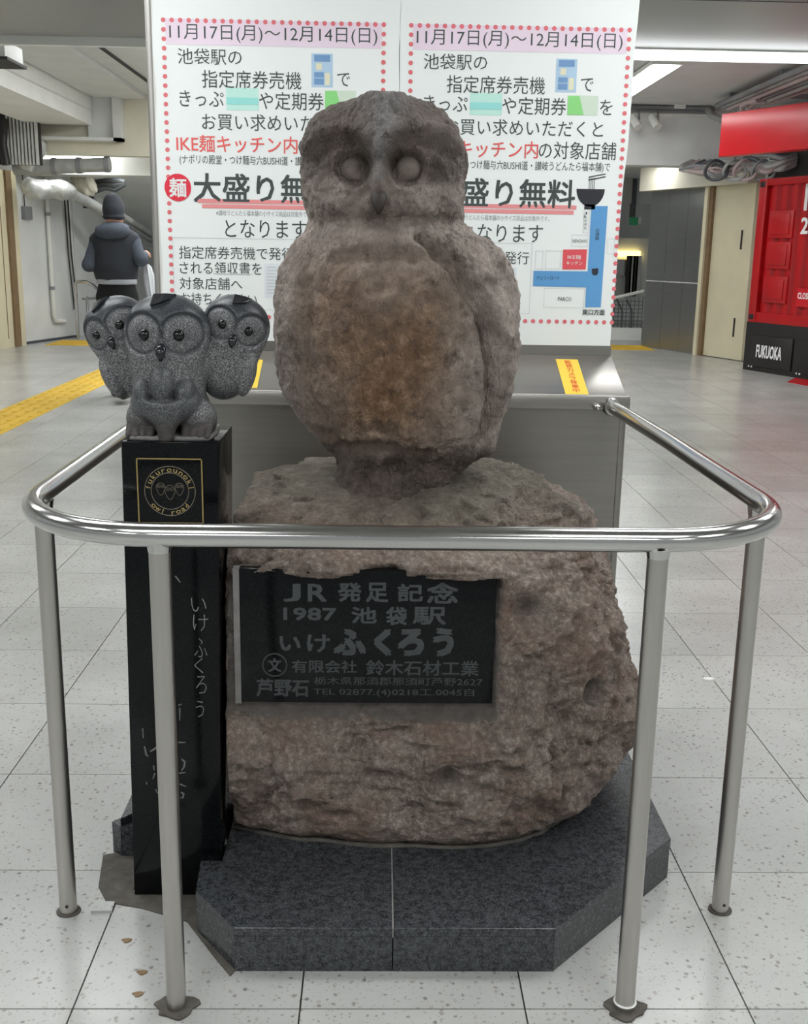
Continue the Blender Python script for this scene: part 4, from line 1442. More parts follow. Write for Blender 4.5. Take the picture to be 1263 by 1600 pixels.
# right wing tip hanging below the body
wt = np.array(at(752, 694, CYO - 0.02))
d = np.linalg.norm((V - wt) * np.array([1.0, 0.7, 1.0]), axis=1)
V = V + np.array([0.6, -0.1, -0.7]) * (0.010 * gauss(d, 0.030))[:, None]
rough = 0.0062 * fbm(V, 16.0, 3, 2) + 0.0030 * fbm(V, 46.0, 3, 12) + 0.0018 * fbm(V, 110.0, 2, 22)
comb = vnoise(V @ np.array([[.9, 0, .45], [0, 1, 0], [-.45, 0, .9]]), np.array([120., 50., 24.]), 3)
rough += 0.0022 * comb
V = V + N * (rough * sstep(0.0, 0.03, keys[0][0] - V[:, 2] + 0.02))[:, None]
F = grid_faces(NR, NA)
me = mesh_of('body', V, F, True)
bm = bmesh.new()
bm.from_mesh(me)
bm.verts.ensure_lookup_table()
bm.faces.new([bm.verts[i] for i in range(NA)])
bm.faces.new([bm.verts[(NR - 1) * NA + i] for i in range(NA)][::-1])
bmesh.ops.recalc_face_normals(bm, faces=bm.faces)
bm.to_mesh(me)
bm.free()
me.polygons.foreach_set('use_smooth', [True] * len(me.polygons))
X, Z = V[:, 0], V[:, 2]
nz_ = vnoise(V, 9, 6)
tint = np.zeros((len(V), 4))
c = fp(590, 560)
bel = np.exp(-((X - c[0]) / 0.15) ** 4 - ((Z - c[1]) / 0.20) ** 4)
tint[:, 0] = np.clip(front * bel * (0.75 + 0.35 * nz_), 0, 1)
c = fp(600, 255)
headm = sstep(fp(590, 352)[1], fp(590, 335)[1], Z)
lowf = sstep(fp(590, 300)[1], fp(590, 250)[1], Z)
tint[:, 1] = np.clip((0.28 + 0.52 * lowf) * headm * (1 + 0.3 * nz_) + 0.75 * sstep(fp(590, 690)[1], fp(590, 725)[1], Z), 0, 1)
bk = np.exp(-((X - fp(592, 312)[0]) / (14 * mpp)) ** 2 - ((Z - fp(592, 314)[1]) / (22 * mpp)) ** 2) * front
tint[:, 1] = np.clip(tint[:, 1] + 0.9 * bk, 0, 1)
tint[:, 2] = np.clip(np.exp(-(poly_dist(X, Z, fpl([(603, 154), (600, 200), (593, 240), (591, 275)])) / (wz * 0.8)) ** 2) * headm * 1.0, 0, 1)
tint[:, 3] = 1
ca = me.color_attributes.new('tint', 'FLOAT_COLOR', 'POINT')
ca.data.foreach_set('color', tint.ravel())
body = link('body', me, M_OWL, t)
M_OWLEYE = plain('pale_stone_eye', (120, 110, 102), 0.6, var=0.35, scale=45, bump=0.8)
M_BEAK = plain('dark_stone_beak', (46, 38, 34), 0.5, var=0.25, scale=40, bump=0.4)
for (ex, ez) in eyes:
    sel = np.hypot(X - ex, Z - ez) < 0.012
    sel &= V[:, 1] < CYO
    yy = V[sel, 1].mean()
    re = 20 * mpp
    MB().sphere((ex, yy + 0.0125, ez), re, re * 0.95, re, 28, 18).build('eye', M_OWLEYE, t, smooth=True)
bx_, bz_ = fp(592, 313, 2.17)
sel = (np.hypot(X - bx_, Z - bz_) < 0.01) & (V[:, 1] < CYO)
yb = V[sel, 1].min()
m = MB()
st = [(0.026, 0.005, 0.006), (0.017, 0.014, 0.003), (0.004, 0.0165, -0.006), (-0.012, 0.011, -0.012), (-0.027, 0.003, -0.009)]
rings = [[(bx_ + w_ * math.cos(a), yb + 0.014 + dy - (w_ * 0.9 * math.sin(a) if math.sin(a) > 0 else 0), bz_ + dz) for a in np.linspace(0, 2 * PI, 16, endpoint=False)] for dz, w_, dy in st]
m.add([p_ for r_ in rings for p_ in r_], [(i * 16 + k, i * 16 + (k + 1) % 16, (i + 1) * 16 + (k + 1) % 16, (i + 1) * 16 + k) for i in range(4) for k in range(16)] + [tuple(range(16)), tuple(range(64, 80))])
m.build('beak', M_BEAK, t, smooth=True, auto=80)

# ------------------------------------------------------------------ three small owls
t = thing('owl_trio', 'small grey granite carving of three owls on the black column', 'statue', (-0.40, 2.085, ZCT))
M_EYEB = plain('polished_black_eye', (14, 14, 15), 0.06, var=0.0)
M_POLB = plain('polished_dark_granite', (34, 36, 40), 0.10, var=0.1, scale=60)


def small_owl(base, lean, sc, central, seed, name='owl', turn=0.0):
    bx0 = np.array(base)
    ct, st_ = math.cos(lean), math.sin(lean)
    cz, sz = math.cos(turn), math.sin(turn)

    def tolocal(P):
        q = P - bx0
        x = q[..., 0] * ct - q[..., 2] * st_
        z = q[..., 0] * st_ + q[..., 2] * ct
        y = q[..., 1]
        x, y = x * cz + y * sz, -x * sz + y * cz
        return np.stack([x, y, z], -1) / sc

    def toworld(p_):
        x, y, z = np.array(p_) * sc
        x, y = x * cz - y * sz, x * sz + y * cz
        return Vector((bx0[0] + x * ct + z * st_, bx0[1] + y, bx0[2] - x * st_ + z * ct))

    def front_relief(p_):
        z = p_[..., 2]
        l_ = s_ell(p_, (-0.002, -0.052, 0.100), (0.0235, 0.034, 0.042))
        for s in (-1, 1):
            l_ = np.minimum(l_, s_ell(p_, (s * 0.039 - 0.001, -0.048, 0.088), (0.0195, 0.030, 0.027)))
        bowl = np.maximum(s_ell(p_, (0.0, -0.040, 0.068), (0.066, 0.050, 0.042)), z - 0.070 - 9.0 * p_[..., 0] ** 2)
        bowl = smin(bowl, s_cap(p_, (0.002, -0.062, 0.050), (0.006, -0.078, 0.010), 0.026, 0.015), 0.02)
        return np.minimum(l_, bowl)

    def f(P):
        p_ = tolocal(P)
        x, y, z = p_[..., 0], p_[..., 1], p_[..., 2]
        d = s_ell(p_, (0, 0, 0.200), (0.080, 0.070, 0.068))
        d = smin(d, s_ell(p_, (0, 0.002, 0.110), (0.070, 0.064, 0.100)), 0.05)
        fr_ = sstep(-0.01, -0.03, y)
        for s in (-1, 1):
            r = np.hypot(x - s * 0.0365, (z - 0.196))
            d = d + fr_ * (0.0065 * gauss(r - 0.0355, 0.0034) + 0.0045 * sstep(0.036, 0.03, r))
            if not central:
                wd = s_ell(p_, (s * 0.052, -0.034, 0.092), (0.022, 0.034, 0.056))
                d = smin(d, wd, 0.004)
        if central:
            fv = front_relief(p_)
            d = smin(d, fv, 0.004)
            for s in (-1, 1):
                d = smin(d, s_ell(p_, (s * 0.052 + 0.006, -0.018, 0.034), (0.034, 0.042, 0.040)), 0.012)
                for k_ in range(4):
                    xx = s * 0.052 + 0.006 + (k_ - 1.5) * 0.014
                    d = smin(d, s_cap(p_, (xx, -0.045, 0.022), (xx, -0.066, 0.008), 0.009, 0.006), 0.004)
            d = smin(d, s_ell(p_, (0.0, 0.03, 0.05), (0.072, 0.05, 0.05)), 0.02)
            d = np.maximum(d, -z + 0.001)
        return d * sc

    lo = bx0 + np.array([-0.13, -0.105, -0.02])
    hi = bx0 + np.array([0.13, 0.105, 0.30])
    pos, F_ = surface_nets(f, lo, hi, 0.0030)
    # smooth a little towards the true surface
    me_ = mesh_of(name, pos, F_, True)
    me_.update()
    p_ = tolocal(pos)
    x, y, z = p_[:, 0], p_[:, 1], p_[:, 2]
    r2 = np.minimum(np.hypot(x - 0.0365, z - 0.196), np.hypot(x + 0.0365, z - 0.196))
    crown = sstep(0.205, 0.222, z + 0.35 * np.maximum(y, 0)) * (1 - sstep(0.0375, 0.0345, r2) * (y < 0))
    ti = np.zeros((len(pos), 4))
    ti[:, 0] = np.clip(crown * 0.95 + gauss(r2 - 0.0355, 0.0035) * (y < 0) * 0.9 + (0.55 * gauss(r2, 0.022) * (y < 0)), 0, 1)
    if central:
        ti[:, 1] = np.clip(sstep(0.055, 0.02, z) * 0.9, 0, 1)
        ti[:, 0] = np.clip(ti[:, 0] + 0.6 * sstep(0.004, 0.001, front_relief(p_)), 0, 1)
    else:
        ti[:, 0] = np.clip(ti[:, 0] + 0.5 * sstep(0.055, 0.03, z), 0, 1)
    ti[:, 3] = 1
    ca_ = me_.color_attributes.new('tint', 'FLOAT_COLOR', 'POINT')
    ca_.data.foreach_set('color', ti.ravel())
    ob = link(name, me_, M_SOWL, t)

    def surf(x, z):
        ys = np.linspace(-0.12, 0.0, 400)
        W_ = np.array([tuple(toworld((x, y_, z))) for y_ in ys])
        v_ = f(W_)
        i_ = int(np.argmax(v_ < 0))
        return ys[i_]
    for s in (-1, 1):
        ex, ez = s * 0.031, 0.195
        c_ = toworld((ex, surf(ex, ez) + 0.003, ez))
        MB().sphere(c_, 0.0112 * sc, nu=20, nv=12).build('eye', M_EYEB, ob, smooth=True)
    yb_ = surf(0, 0.165)
    mb_ = MB()
    rr_ = [(0.180, 0.004, 0.002), (0.172, 0.0105, -0.004), (0.160, 0.009, -0.009), (0.148, 0.0025, -0.006)]
    vs_ = []
    for z_, w_, dy in rr_:
        for a in np.linspace(0, 2 * PI, 12, endpoint=False):
            vs_.append(toworld((w_ * math.cos(a), yb_ + dy + 0.8 * w_ * math.sin(a), z_)))
    mb_.add(vs_, [(i * 12 + k, i * 12 + (k + 1) % 12, (i + 1) * 12 + (k + 1) % 12, (i + 1) * 12 + k) for i in range(3) for k in range(12)] + [tuple(range(12)), tuple(range(36, 48))])
    mb_.build('beak', M_POLB, ob, smooth=True, auto=70)
    # polished notch on the crown
    pts = []
    for x_, z_ in ((-0.020, 0.246), (-0.002, 0.250), (0.002, 0.2655), (-0.020, 0.2645), (0.012, 0.256), (0.020, 0.2645)):
        pts.append((x_, surf(x_, min(z_, 0.2665)) - 0.0015, z_))
    lows = [toworld((x_, y_ + 0.012, z_ - 0.004)) for x_, y_, z_ in pts]
    hc = np.array([0, 0, 0.2])
    pts = [tuple(np.array(p3) + (np.array(p3) - hc) / np.linalg.norm(np.array(p3) - hc) * (0.0055 if k3 in (1, 4) else 0.0035)) for k3, p3 in enumerate(pts)]
    tops = [toworld(p3) for p3 in pts]
    MB().add(tops + lows, [(0, 1, 2, 3), (1, 4, 5, 2), (0, 6, 7, 1), (1, 7, 10, 4), (3, 2, 8, 9), (2, 5, 11, 8), (0, 3, 9, 6), (4, 10, 11, 5)]).build('crown_notch', M_POLB, ob)
    return ob


small_owl((-0.402, 2.075, ZCT - 0.001), 0.0, 1.0, True, 1)
small_owl((-0.443, 2.115, 1.008), math.radians(-24), 0.80, False, 2, turn=math.radians(-8))
small_owl((-0.318, 2.115, 1.006), math.radians(15), 0.80, False, 3, turn=math.radians(6))
m = MB()
rr = random.Random(9)
m.prism([(-0.468 + rr.uniform(-.004, .004), 2.005), (-0.42, 1.998), (-0.36, 2.0), (-0.318, 2.006), (-0.312, 2.08), (-0.32, 2.165), (-0.40, 2.17), (-0.466, 2.16), (-0.472, 2.08)], ZCT - 0.0005, ZCT + 0.007)
m.build('bedding', M_MORTAR, t, bevel=0.003)

# ------------------------------------------------------------------ steel guard rail
t = thing('guard_rail', 'curved polished steel guard rail on four posts around the statue', 'guard rail', (0.05, 1.645, 0))
XL, XR, YF, RC, ZR = -0.612, 0.706, 1.648, 0.275, 0.861
pts = [(XL, 3.19, ZR), (XL, 2.6, ZR), (XL, YF + RC + 0.02, ZR)]
for a in np.linspace(PI, 1.5 * PI, 22):
    pts.append((XL + RC + RC * math.cos(a), YF + RC + RC * math.sin(a), ZR))
pts += [(-0.1, YF, ZR), (0.2, YF, ZR)]
for a in np.linspace(1.5 * PI, 2 * PI, 22):
    pts.append((XR - RC + RC * math.cos(a), YF + RC + RC * math.sin(a), ZR))
pts += [(XR, YF + RC + 0.02, ZR), (XR, 2.6, ZR), (XR - 0.012, 3.19, ZR)]
MB().tube(pts, 0.0195, 28).build('top_rail', M_RAIL, t, smooth=True, auto=50)
posts = [(-0.345, 1.652), (0.447, 1.648), (-0.613, 1.935), (0.709, 1.945)]
for i, (x, y) in enumerate(posts):
    po = MB().tube([(x, y, 0.0), (x, y, ZR - 0.012)], 0.0170, 24).build('post', M_POST, t, smooth=True, auto=50)
    MB().tube([(x, y, ZR - 0.028), (x, y, ZR - 0.012)], [0.0176, 0.020], 24).build('weld_collar', M_RAIL, po, smooth=True, auto=50)
    if i < 2:
        pg = [(x + (0.036 + 0.005 * math.sin(3 * a + i) + 0.003 * math.sin(7 * a)) * math.cos(a), y + (0.032 + 0.005 * math.sin(4 * a + 2 * i)) * math.sin(a)) for a in np.linspace(0, 2 * PI, 30, endpoint=False)]
        MB().prism(pg, 0.0, 0.004).build('mortar_patch', M_DIRT, po)
    else:
        pg = [(x + 0.024 * math.cos(a), y + 0.022 * math.sin(a)) for a in np.linspace(0, 2 * PI, 24, endpoint=False)]
        MB().prism(pg, 0.0, 0.003).build('mortar_patch', M_DIRT, po)
        MB().sphere((x + 0.002, y - 0.0165, 0.022), 0.0035, nu=8, nv=6).build('set_screw', M_BLK, po)
x, y = posts[1]
MB().tube([(x + 0.0185 * math.cos(a), y + 0.0185 * math.sin(a), 0.016) for a in np.linspace(0, 2 * PI, 24, endpoint=False)], 0.002, 6, closed=True).build('cable_tie', M_WHT, t)
for xx in (XL, XR - 0.012):
    MB().tube([(xx, 3.176, ZR), (xx, 3.19, ZR)], [0.024, 0.028], 24).build('wall_flange', M_RAIL, t, smooth=True, auto=50)
for k, xx in enumerate((XL + 0.045, XR - 0.058)):
    MB().sphere((xx, 3.185, ZR), 0.011, nu=14, nv=8).build('cap_nut', M_RAIL, t, smooth=True)
# brick chip laid beside the left post
tag(MB().obox((-0.547, 1.945, 0.003), (1, 0.05, 0), (-0.05, 1, 0), (0, 0, 1), 0.021, 0.016, 0.003).build('tile_fragment', M_TERR), 'small pale square tile fragment beside the left rail post', 'tile')
for x, y, lab in ((-0.475, 1.84, 'lightest'), (-0.425, 1.745, 'middle'), (-0.42, 1.685, 'nearest')):
    pg = [(x + 0.009 * math.cos(a) * (1 + 0.4 * math.sin(3 * a)), y + 0.007 * math.sin(a)) for a in np.linspace(0, 2 * PI, 9, endpoint=False)]
    tag(MB().prism(pg, 0.0, 0.002).build('leaf_scrap', M_BROWN), '%s brown scrap lying on the tiles by the front left post' % lab, 'litter', 'brown scraps on the floor')
c = atz(1108, 1063, 0)
m = MB()
m.prism([(c.x - 0.022, c.y - 0.004), (c.x - 0.002, c.y - 0.012), (c.x + 0.02, c.y - 0.004), (c.x + 0.012, c.y + 0.012), (c.x - 0.012, c.y + 0.010)], 0.0, 0.006)
tag(m.build('paper_scrap', M_WHITEP), 'crumpled white paper scrap on the floor right of the boulder', 'litter')

# ------------------------------------------------------------------ steel console behind the statue
t = thing('steel_console', 'brushed steel console with a sloping top behind the owl', 'console', (0.05, 3.4, 0))
KX0, KX1, KY = -0.655, 0.748, 3.19
MB().box(KX0 + 0.01, KX1 - 0.018, KY + 0.028, 3.86, 0.0, 0.852).build('body', M_CONS, t)
MB().box(KX0, KX1, KY, KY + 0.03, 0.852, 0.893).build('fascia', M_CONS, t, bevel=0.003)
m = MB()
sl = [(KX0 + 0.004, KY + 0.006, 0.895), (KX1 - 0.012, KY + 0.006, 0.895), (KX1 - 0.012, 3.44, 0.990), (KX0 + 0.004, 3.44, 0.990)]
m.add(sl + [(x, y, z - 0.012) for x, y, z in sl], [(0, 1, 2, 3), (7, 6, 5, 4), (0, 4, 5, 1), (1, 5, 6, 2), (2, 6, 7, 3), (3, 7, 4, 0)])
m.build('sloping_top', M_CONS, t, bevel=0.002)
for x in (KX0 + 0.004, KX1 - 0.024):
    MB().add([(x, KY + 0.02, 0.885), (x + 0.01, KY + 0.02, 0.885), (x + 0.01, 3.85, 0.885), (x, 3.85, 0.885), (x, 3.44, 0.985), (x + 0.01, 3.44, 0.985), (x, 3.85, 0.985), (x + 0.01, 3.85, 0.985)],
             [(0, 1, 2, 3), (0, 4, 5, 1), (4, 6, 7, 5), (3, 2, 7, 6), (0, 3, 6, 4), (1, 5, 7, 2)]).build('end_cheek', M_CONS, t)
MB().tube([(KX1 - 0.018, KY + 0.045, 0.0), (KX1 - 0.018, KY + 0.045, 0.852)], 0.018, 18).build('corner_post', M_CONS, t, smooth=True)
MB().tube([(KX0 + 0.018, KY + 0.045, 0.0), (KX0 + 0.018, KY + 0.045, 0.852)], 0.018, 18).build('corner_post', M_CONS, t, smooth=True)
# stickers on the slope
uz = (Vector(sl[3]) - Vector(sl[0])).normalized()
nrm_ = Vector((1, 0, 0)).cross(uz)


def on_slope(px, py):
    q = ray(px, py)
    n_ = nrm_
    o_ = Vector((0, 0, CAMH))
    q = Vector(q)
    tt = (Vector(sl[0]) - o_).dot(n_) / q.dot(n_)
    return o_ + q * tt


def sticker(x0, x1, y0, y1, label):
    a, b, c_ = on_slope(x0, y1), on_slope(x1, y1), on_slope((x0 + x1) / 2, y0)
    hgt = (c_ - a).dot(uz)
    w_ = (b - a).x
    s_ = thing('warning_sticker', label, 'sticker', tuple(a), 'yellow stickers on the console')
    o_ = a + nrm_ * 0.0008
    MB().add([o_, o_ + Vector((w_, 0, 0)), o_ + Vector((w_, 0, 0)) + uz * hgt, o_ + uz * hgt, o_ - nrm_ * 0.0006, o_ + Vector((w_, 0, 0)) - nrm_ * 0.0006, o_ + Vector((w_, 0, 0)) + uz * hgt - nrm_ * 0.0006, o_ + uz * hgt - nrm_ * 0.0006],
             [(0, 1, 2, 3), (7, 6, 5, 4), (0, 4, 5, 1), (1, 5, 6, 2), (2, 6, 7, 3), (3, 7, 4, 0)]).build('sheet', M_STICK, s_)
    m_ = MB()
    txt = '監視カメラ稼働中'
    ch = hgt / (len(txt) + 0.6)
    for i, c2 in enumerate(txt):
        oo = o_ + nrm_ * 0.0004 + uz * (hgt - ch * (i + 1.2)) + Vector((w_ * 0.36, 0, 0))
        text_on(m_, c2, oo, (1, 0, 0), uz, w_ * 0.3, ch * 0.9, 0.01)
    m_.build('lettering', M_ORINK, s_)


sticker(884, 920, 562, 616, 'yellow warning sticker on the right of the sloping console top')
sticker(375, 402, 562, 606, 'yellow warning sticker on the console top behind the small owls')

# ------------------------------------------------------------------ poster board
YS = 3.45
t = thing('notice_board', 'tall notice board with steel frame standing on the console', 'notice board', (0.05, YS + 0.06, 0.99))
bl, br = at(246, 300, YS).x, at(962, 300, YS).x
zb_ = at(600, 541, YS).z
MB().box(bl, br, YS, YS + 0.14, zb_ - 0.03, 2.45).build('panel', M_WHITEP, t)
MB().tube([(bl - 0.010, YS + 0.02, zb_ - 0.03), (bl - 0.010, YS + 0.02, 2.46)], 0.0125, 18).build('frame_post', M_POST, t, smooth=True)
MB().tube([(br + 0.004, YS + 0.03, zb_ - 0.03), (br + 0.004, YS + 0.03, 2.46)], 0.014, 18).build('frame_post', M_POST, t, smooth=True)
MB().box(bl - 0.02, br + 0.015, YS - 0.006, YS + 0.15, zb_ - 0.032, zb_ + 0.012).build('bottom_frame', M_CONS, t)
MB().box(bl - 0.02, br + 0.015, YS - 0.006, YS + 0.15, 2.44, 2.48).build('top_frame', M_CONS, t)

YP = YS - 0.006
DX = at(652, 57, YP).x - at(265, 48, YP).x


def px3(px, py, Y=YP):
    return at(px, py, Y)


def poster(label, dx, xl_top, xl_bot, xr_top, xr_bot, seed):
    p_ = thing('event_poster', label, 'poster', ((xl_bot + xr_bot) / 2, YP, 1.03), 'event posters on the notice board')
    n = 14
    nz2 = 40
    z0, z1 = zb_ + 0.010, 2.30
    vs, fs = [], []
    for k in range(2):
        for j in range(nz2 + 1):
            f_ = j / nz2
            z = z0 + (z1 - z0) * f_
            for i in range(n + 1):
                g_ = i / n
                x = (xl_bot + (xl_top - xl_bot) * f_) * (1 - g_) + (xr_bot + (xr_top - xr_bot) * f_) * g_
                e_ = abs(g_ - 0.5) * 2
                w_ = float(vnoise(np.array([[x * 3, z * 5, seed]]), 1.6, seed)[0])
                x += 0.006 * w_ * (g_ - 0.5) * 2 * (e_ ** 4)
                vs.append((x, YP + 0.0006 + 0.0002 * w_ * (1 - e_) + (0.001 if k else 0), z))
    N1 = (nz2 + 1) * (n + 1)
    for k in range(2):
        for j in range(nz2):
            for i in range(n):
                a_ = k * N1 + j * (n + 1) + i
                q_ = (a_, a_ + 1, a_ + n + 2, a_ + n + 1)
                fs.append(q_ if k == 0 else q_[::-1])
    link('sheet', mesh_of('sheet', vs, fs, True), M_PAPER, p_)

    def rect(mb, x0, x1, y0, y1, lift=0.0):
        a_, b_ = px3(x0, y1), px3(x1, y0)
        mb.quad((a_.x + dx, YP - lift, a_.z), (b_.x + dx, YP - lift, a_.z), (b_.x + dx, YP - lift, b_.z), (a_.x + dx, YP - lift, b_.z))

    def frame(mb, x0, x1, y0, y1, w_=0.0012, lift=0.0004):
        a_, b_ = px3(x0, y1), px3(x1, y0)
        for u0, u1, v0, v1 in ((a_.x, b_.x, b_.z - w_, b_.z), (a_.x, b_.x, a_.z, a_.z + w_), (a_.x, a_.x + w_, a_.z, b_.z), (b_.x - w_, b_.x, a_.z, b_.z)):
            mb.quad((u0 + dx, YP - lift, v0), (u1 + dx, YP - lift, v0), (u1 + dx, YP - lift, v1), (u0 + dx, YP - lift, v1))

    def txt(mb, s, x0, x1, y0, y1, b_=0.0, lift=0.0003):
        a_, b2, c_ = px3(x0, y1), px3(x1, y1), px3(x0, y0)
        text_on(mb, s, (a_.x + dx, YP - lift, a_.z), (1, 0, 0), (0, 0, 1), b2.x - a_.x, c_.z - a_.z, b_)

    m_ = MB()
    rect(m_, 259, 597, 36, 69)
    m_.build('date_band', M_PINKBAND, p_)
    m_ = MB()
    txt(m_, '11月17日(月)～12月14日(日)', 265, 590, 37, 65, 0.004)
    m_.build('date_lettering', M_INK, p_)
    m_ = MB()
    txt(m_, '池袋駅の', 278, 378, 75, 100)
    m_.build('body_lettering', M_INK, p_)
    m_ = MB()
    txt(m_, '指定席券売機', 316, 471, 109, 137)
    m_.build('body_lettering', M_INK, p_)
    m_ = MB()
    txt(m_, 'で', 527, 547, 114, 135)
    m_.build('body_lettering', M_INK, p_)
    m_ = MB()
    txt(m_, 'きっぷ', 281, 350, 141, 166)
    m_.build('body_lettering', M_INK, p_)
    m_ = MB()
    txt(m_, 'や定期券', 405, 506, 143, 171)
    m_.build('body_lettering', M_INK, p_)
    m_ = MB()
    txt(m_, 'を', 559, 579, 148, 172)
    m_.build('body_lettering', M_INK, p_)
    m_ = MB()
    txt(m_, 'お買い求めいただくと', 316, 566, 177, 203)
    m_.build('body_lettering', M_INK, p_)
    m_ = MB()
    txt(m_, 'の対象店舗', 466, 588, 213, 241)
    m_.build('body_lettering', M_INK, p_)
    m_ = MB()
    txt(m_, '(ナポリの殿堂・つけ麺与六BUSHI道・讃岐うどんたら福本舗)で', 281, 580, 241, 258)
    m_.build('body_lettering', M_INK, p_)
    m_ = MB()
    txt(m_, 'IKE麺キッチン内', 276, 465, 210, 237, 0.006)
    m_.build('red_lettering', M_REDINK, p_)
    m_ = MB()
    txt(m_, '大盛り無料', 303, 527, 270, 316, 0.016)
    m_.build('headline_lettering', M_INK, p_)
    m_ = MB()
    rect(m_, 309, 530, 314.5, 317, 0.0004)
    rect(m_, 316, 526, 322.5, 325, 0.0004)
    m_.build('underline', plain('pink_rule_ink', (230, 146, 146), 0.5), p_)
    m_ = MB()
    c_ = px3(278, 293)
    rr_ = 19.5 / 482
    m_.add([(c_.x + dx + rr_ * math.cos(a), YP - 0.0006, c_.z + rr_ * math.sin(a)) for a in np.linspace(0, 2 * PI, 40, endpoint=False)], [tuple(range(40))])
    m_.build('noodle_badge', plain('badge_red_ink', (222, 44, 66), 0.5), p_)
    m_ = MB()
    txt(m_, '麺', 265, 292, 278, 308, 0.02, 0.0012)
    m_.build('badge_lettering', M_WHT, p_)
    m_ = MB()
    txt(m_, '※讃岐うどんたら福本舗の小サイズ商品は対象外です。', 338, 488, 328, 337)
    m_.build('footnote_lettering', plain('faint_grey_ink', (150, 156, 156), 0.5), p_)
    m_ = MB()
    txt(m_, 'となります', 352, 479, 343, 371)
    m_.build('notice_lettering', M_INK, p_)
    m_ = MB()
    txt(m_, '指定席券売機で発行', 280, 459, 384, 404)
    m_.build('notice_lettering', M_INK, p_)
    m_ = MB()
    txt(m_, 'される領収書を', 281, 409, 408, 428)
    m_.build('notice_lettering', M_INK, p_)
    m_ = MB()
    txt(m_, '対象店舗へ', 281, 379, 433, 452)
    m_.build('notice_lettering', M_INK, p_)
    m_ = MB()
    txt(m_, 'お持ちください', 283, 402, 457, 476)
    m_.build('notice_lettering', M_INK, p_)
    m_ = MB()
    frame(m_, 273, 463, 374, 482)
    rect(m_, 334, 392, 427.5, 428.5, 0.0004)
    m_.build('notice_outline', M_PALEINK, p_)
    # printed pictures
    m_ = MB()
    rect(m_, 487, 520, 84, 136)
    m_.build('machine_picture', plain('machine_blue_ink', (176, 204, 226), 0.5), p_)
    m_ = MB()
    rect(m_, 491, 516, 86, 96, .0006)
    rect(m_, 491, 506, 113, 121, .0006)
    rect(m_, 491, 506, 123, 132, .0006)
    m_.build('machine_screen', plain('machine_screen_ink', (112, 152, 196), 0.5), p_)
    m_ = MB()
    rect(m_, 494, 503, 99, 109, .0006)
    rect(m_, 508, 516, 114, 133, .0006)
    m_.build('machine_slot', plain('machine_cream_ink', (226, 224, 196), 0.5), p_)
    m_ = MB()
    rect(m_, 354, 404, 138, 172)
    m_.build('ticket_picture', M_MINT, p_)
    m_ = MB()
    rect(m_, 354, 404, 153, 163, .0006)
    m_.build('ticket_stripe', M_TEAL, p_)
    m_ = MB()
    rect(m_, 508, 556, 142, 172)
    m_.build('pass_picture', plain('pass_grey_ink', (206, 222, 204), 0.5), p_)
    m_ = MB()
    a_, b2, c3, d_ = px3(508, 142), px3(526, 142), px3(534, 172), px3(508, 172)
    m_.quad(*[(q_.x + dx, YP - 0.0006, q_.z) for q_ in (a_, b2, c3, d_)])
    m_.build('pass_green', M_LIME, p_)
    m_ = MB()
    rect(m_, 414, 440, 412, 466)
    m_.build('receipt_picture', plain('receipt_ink', (222, 228, 232), 0.5), p_)
    m_ = MB()
    for k_ in range(9):
        rect(m_, 417, 431 + 6 * (k_ % 2), 417 + 5 * k_, 418.4 + 5 * k_, .0006)
    m_.build('receipt_lines', M_PALEINK, p_)
    # noodle bowl
    m_ = MB()
    c_ = px3(551, 284)
    k_ = 1 / 482
    arc = [(c_.x + dx + 21 * k_ * math.cos(a), YP - 0.0006, c_.z - 4 * k_ + 25 * k_ * math.sin(a)) for a in np.linspace(PI, 2 * PI, 20)]
    m_.add(arc, [tuple(range(20))])
    m_.quad(*[(c_.x + dx + u * k_, YP - 0.0006, c_.z + v * k_) for u, v in ((-8, -33), (8, -33), (8, -26), (-8, -26))])
    for (u0, v0, u1, v1) in ((-4, 12, 21, 17), (-4, 8, 21, 13)):
        m_.quad(*[(c_.x + dx + u * k_, YP - 0.0006, c_.z + v * k_) for u, v in ((u0, v0), (u1, v1), (u1, v1 + 1.4), (u0, v0 + 1.4))])
    for u in (-3, -0.5, 2, 4.5):
        m_.quad(*[(c_.x + dx + (u + q_[0]) * k_, YP - 0.0006, c_.z + q_[1] * k_) for q_ in ((0, -4), (0.8, -4), (0.8, 12), (0, 12))])
    m_.build('noodle_bowl', plain('bowl_ink', (34, 36, 42), 0.5), p_)
    # street map, placed as on the right-hand print
    off = DX
    sx = dx - off

    def mq(mb, pts_, lift=0.0006):
        mb.add([(px3(a_, b_).x + sx, YP - lift, px3(a_, b_).z) for a_, b_ in pts_], [tuple(range(len(pts_)))])

    m_ = MB()
    mq(m_, [(924.5, 322), (950, 322), (939, 480), (914.5, 480), (916, 449), (833, 447), (834, 423), (918.5, 424)][::-1])
    m_.build('map_street', M_BLUE, p_)
    m_ = MB()
    mq(m_, [(880, 390), (917.5, 389.5), (915.5, 421), (879, 421)])
    m_.build('map_shop', plain('map_red_ink', (226, 84, 92), 0.5), p_)

    def mt(mb, s, x0, x1, y0, y1, b_=0.0):
        a_, b2, c3 = px3(x0, y1), px3(x1, y1), px3(x0, y0)
        text_on(mb, s, (a_.x + sx, YP - 0.0012, a_.z), (1, 0, 0), (0, 0, 1), b2.x - a_.x, c3.z - a_.z, b_)
    m_ = MB()
    mt(m_, 'IKE麺', 887, 908, 398, 405)
    mt(m_, 'キッチン', 885, 910, 408, 414)
    m_.build('map_shop_lettering', M_WHT, p_)
    m_ = MB()
    mt(m_, '東口方面', 910, 945, 483, 492, 0.02)
    mt(m_, 'PARCO', 872, 893, 464, 470)
    mt(m_, 'チェリーロード', 839, 874, 431, 437)
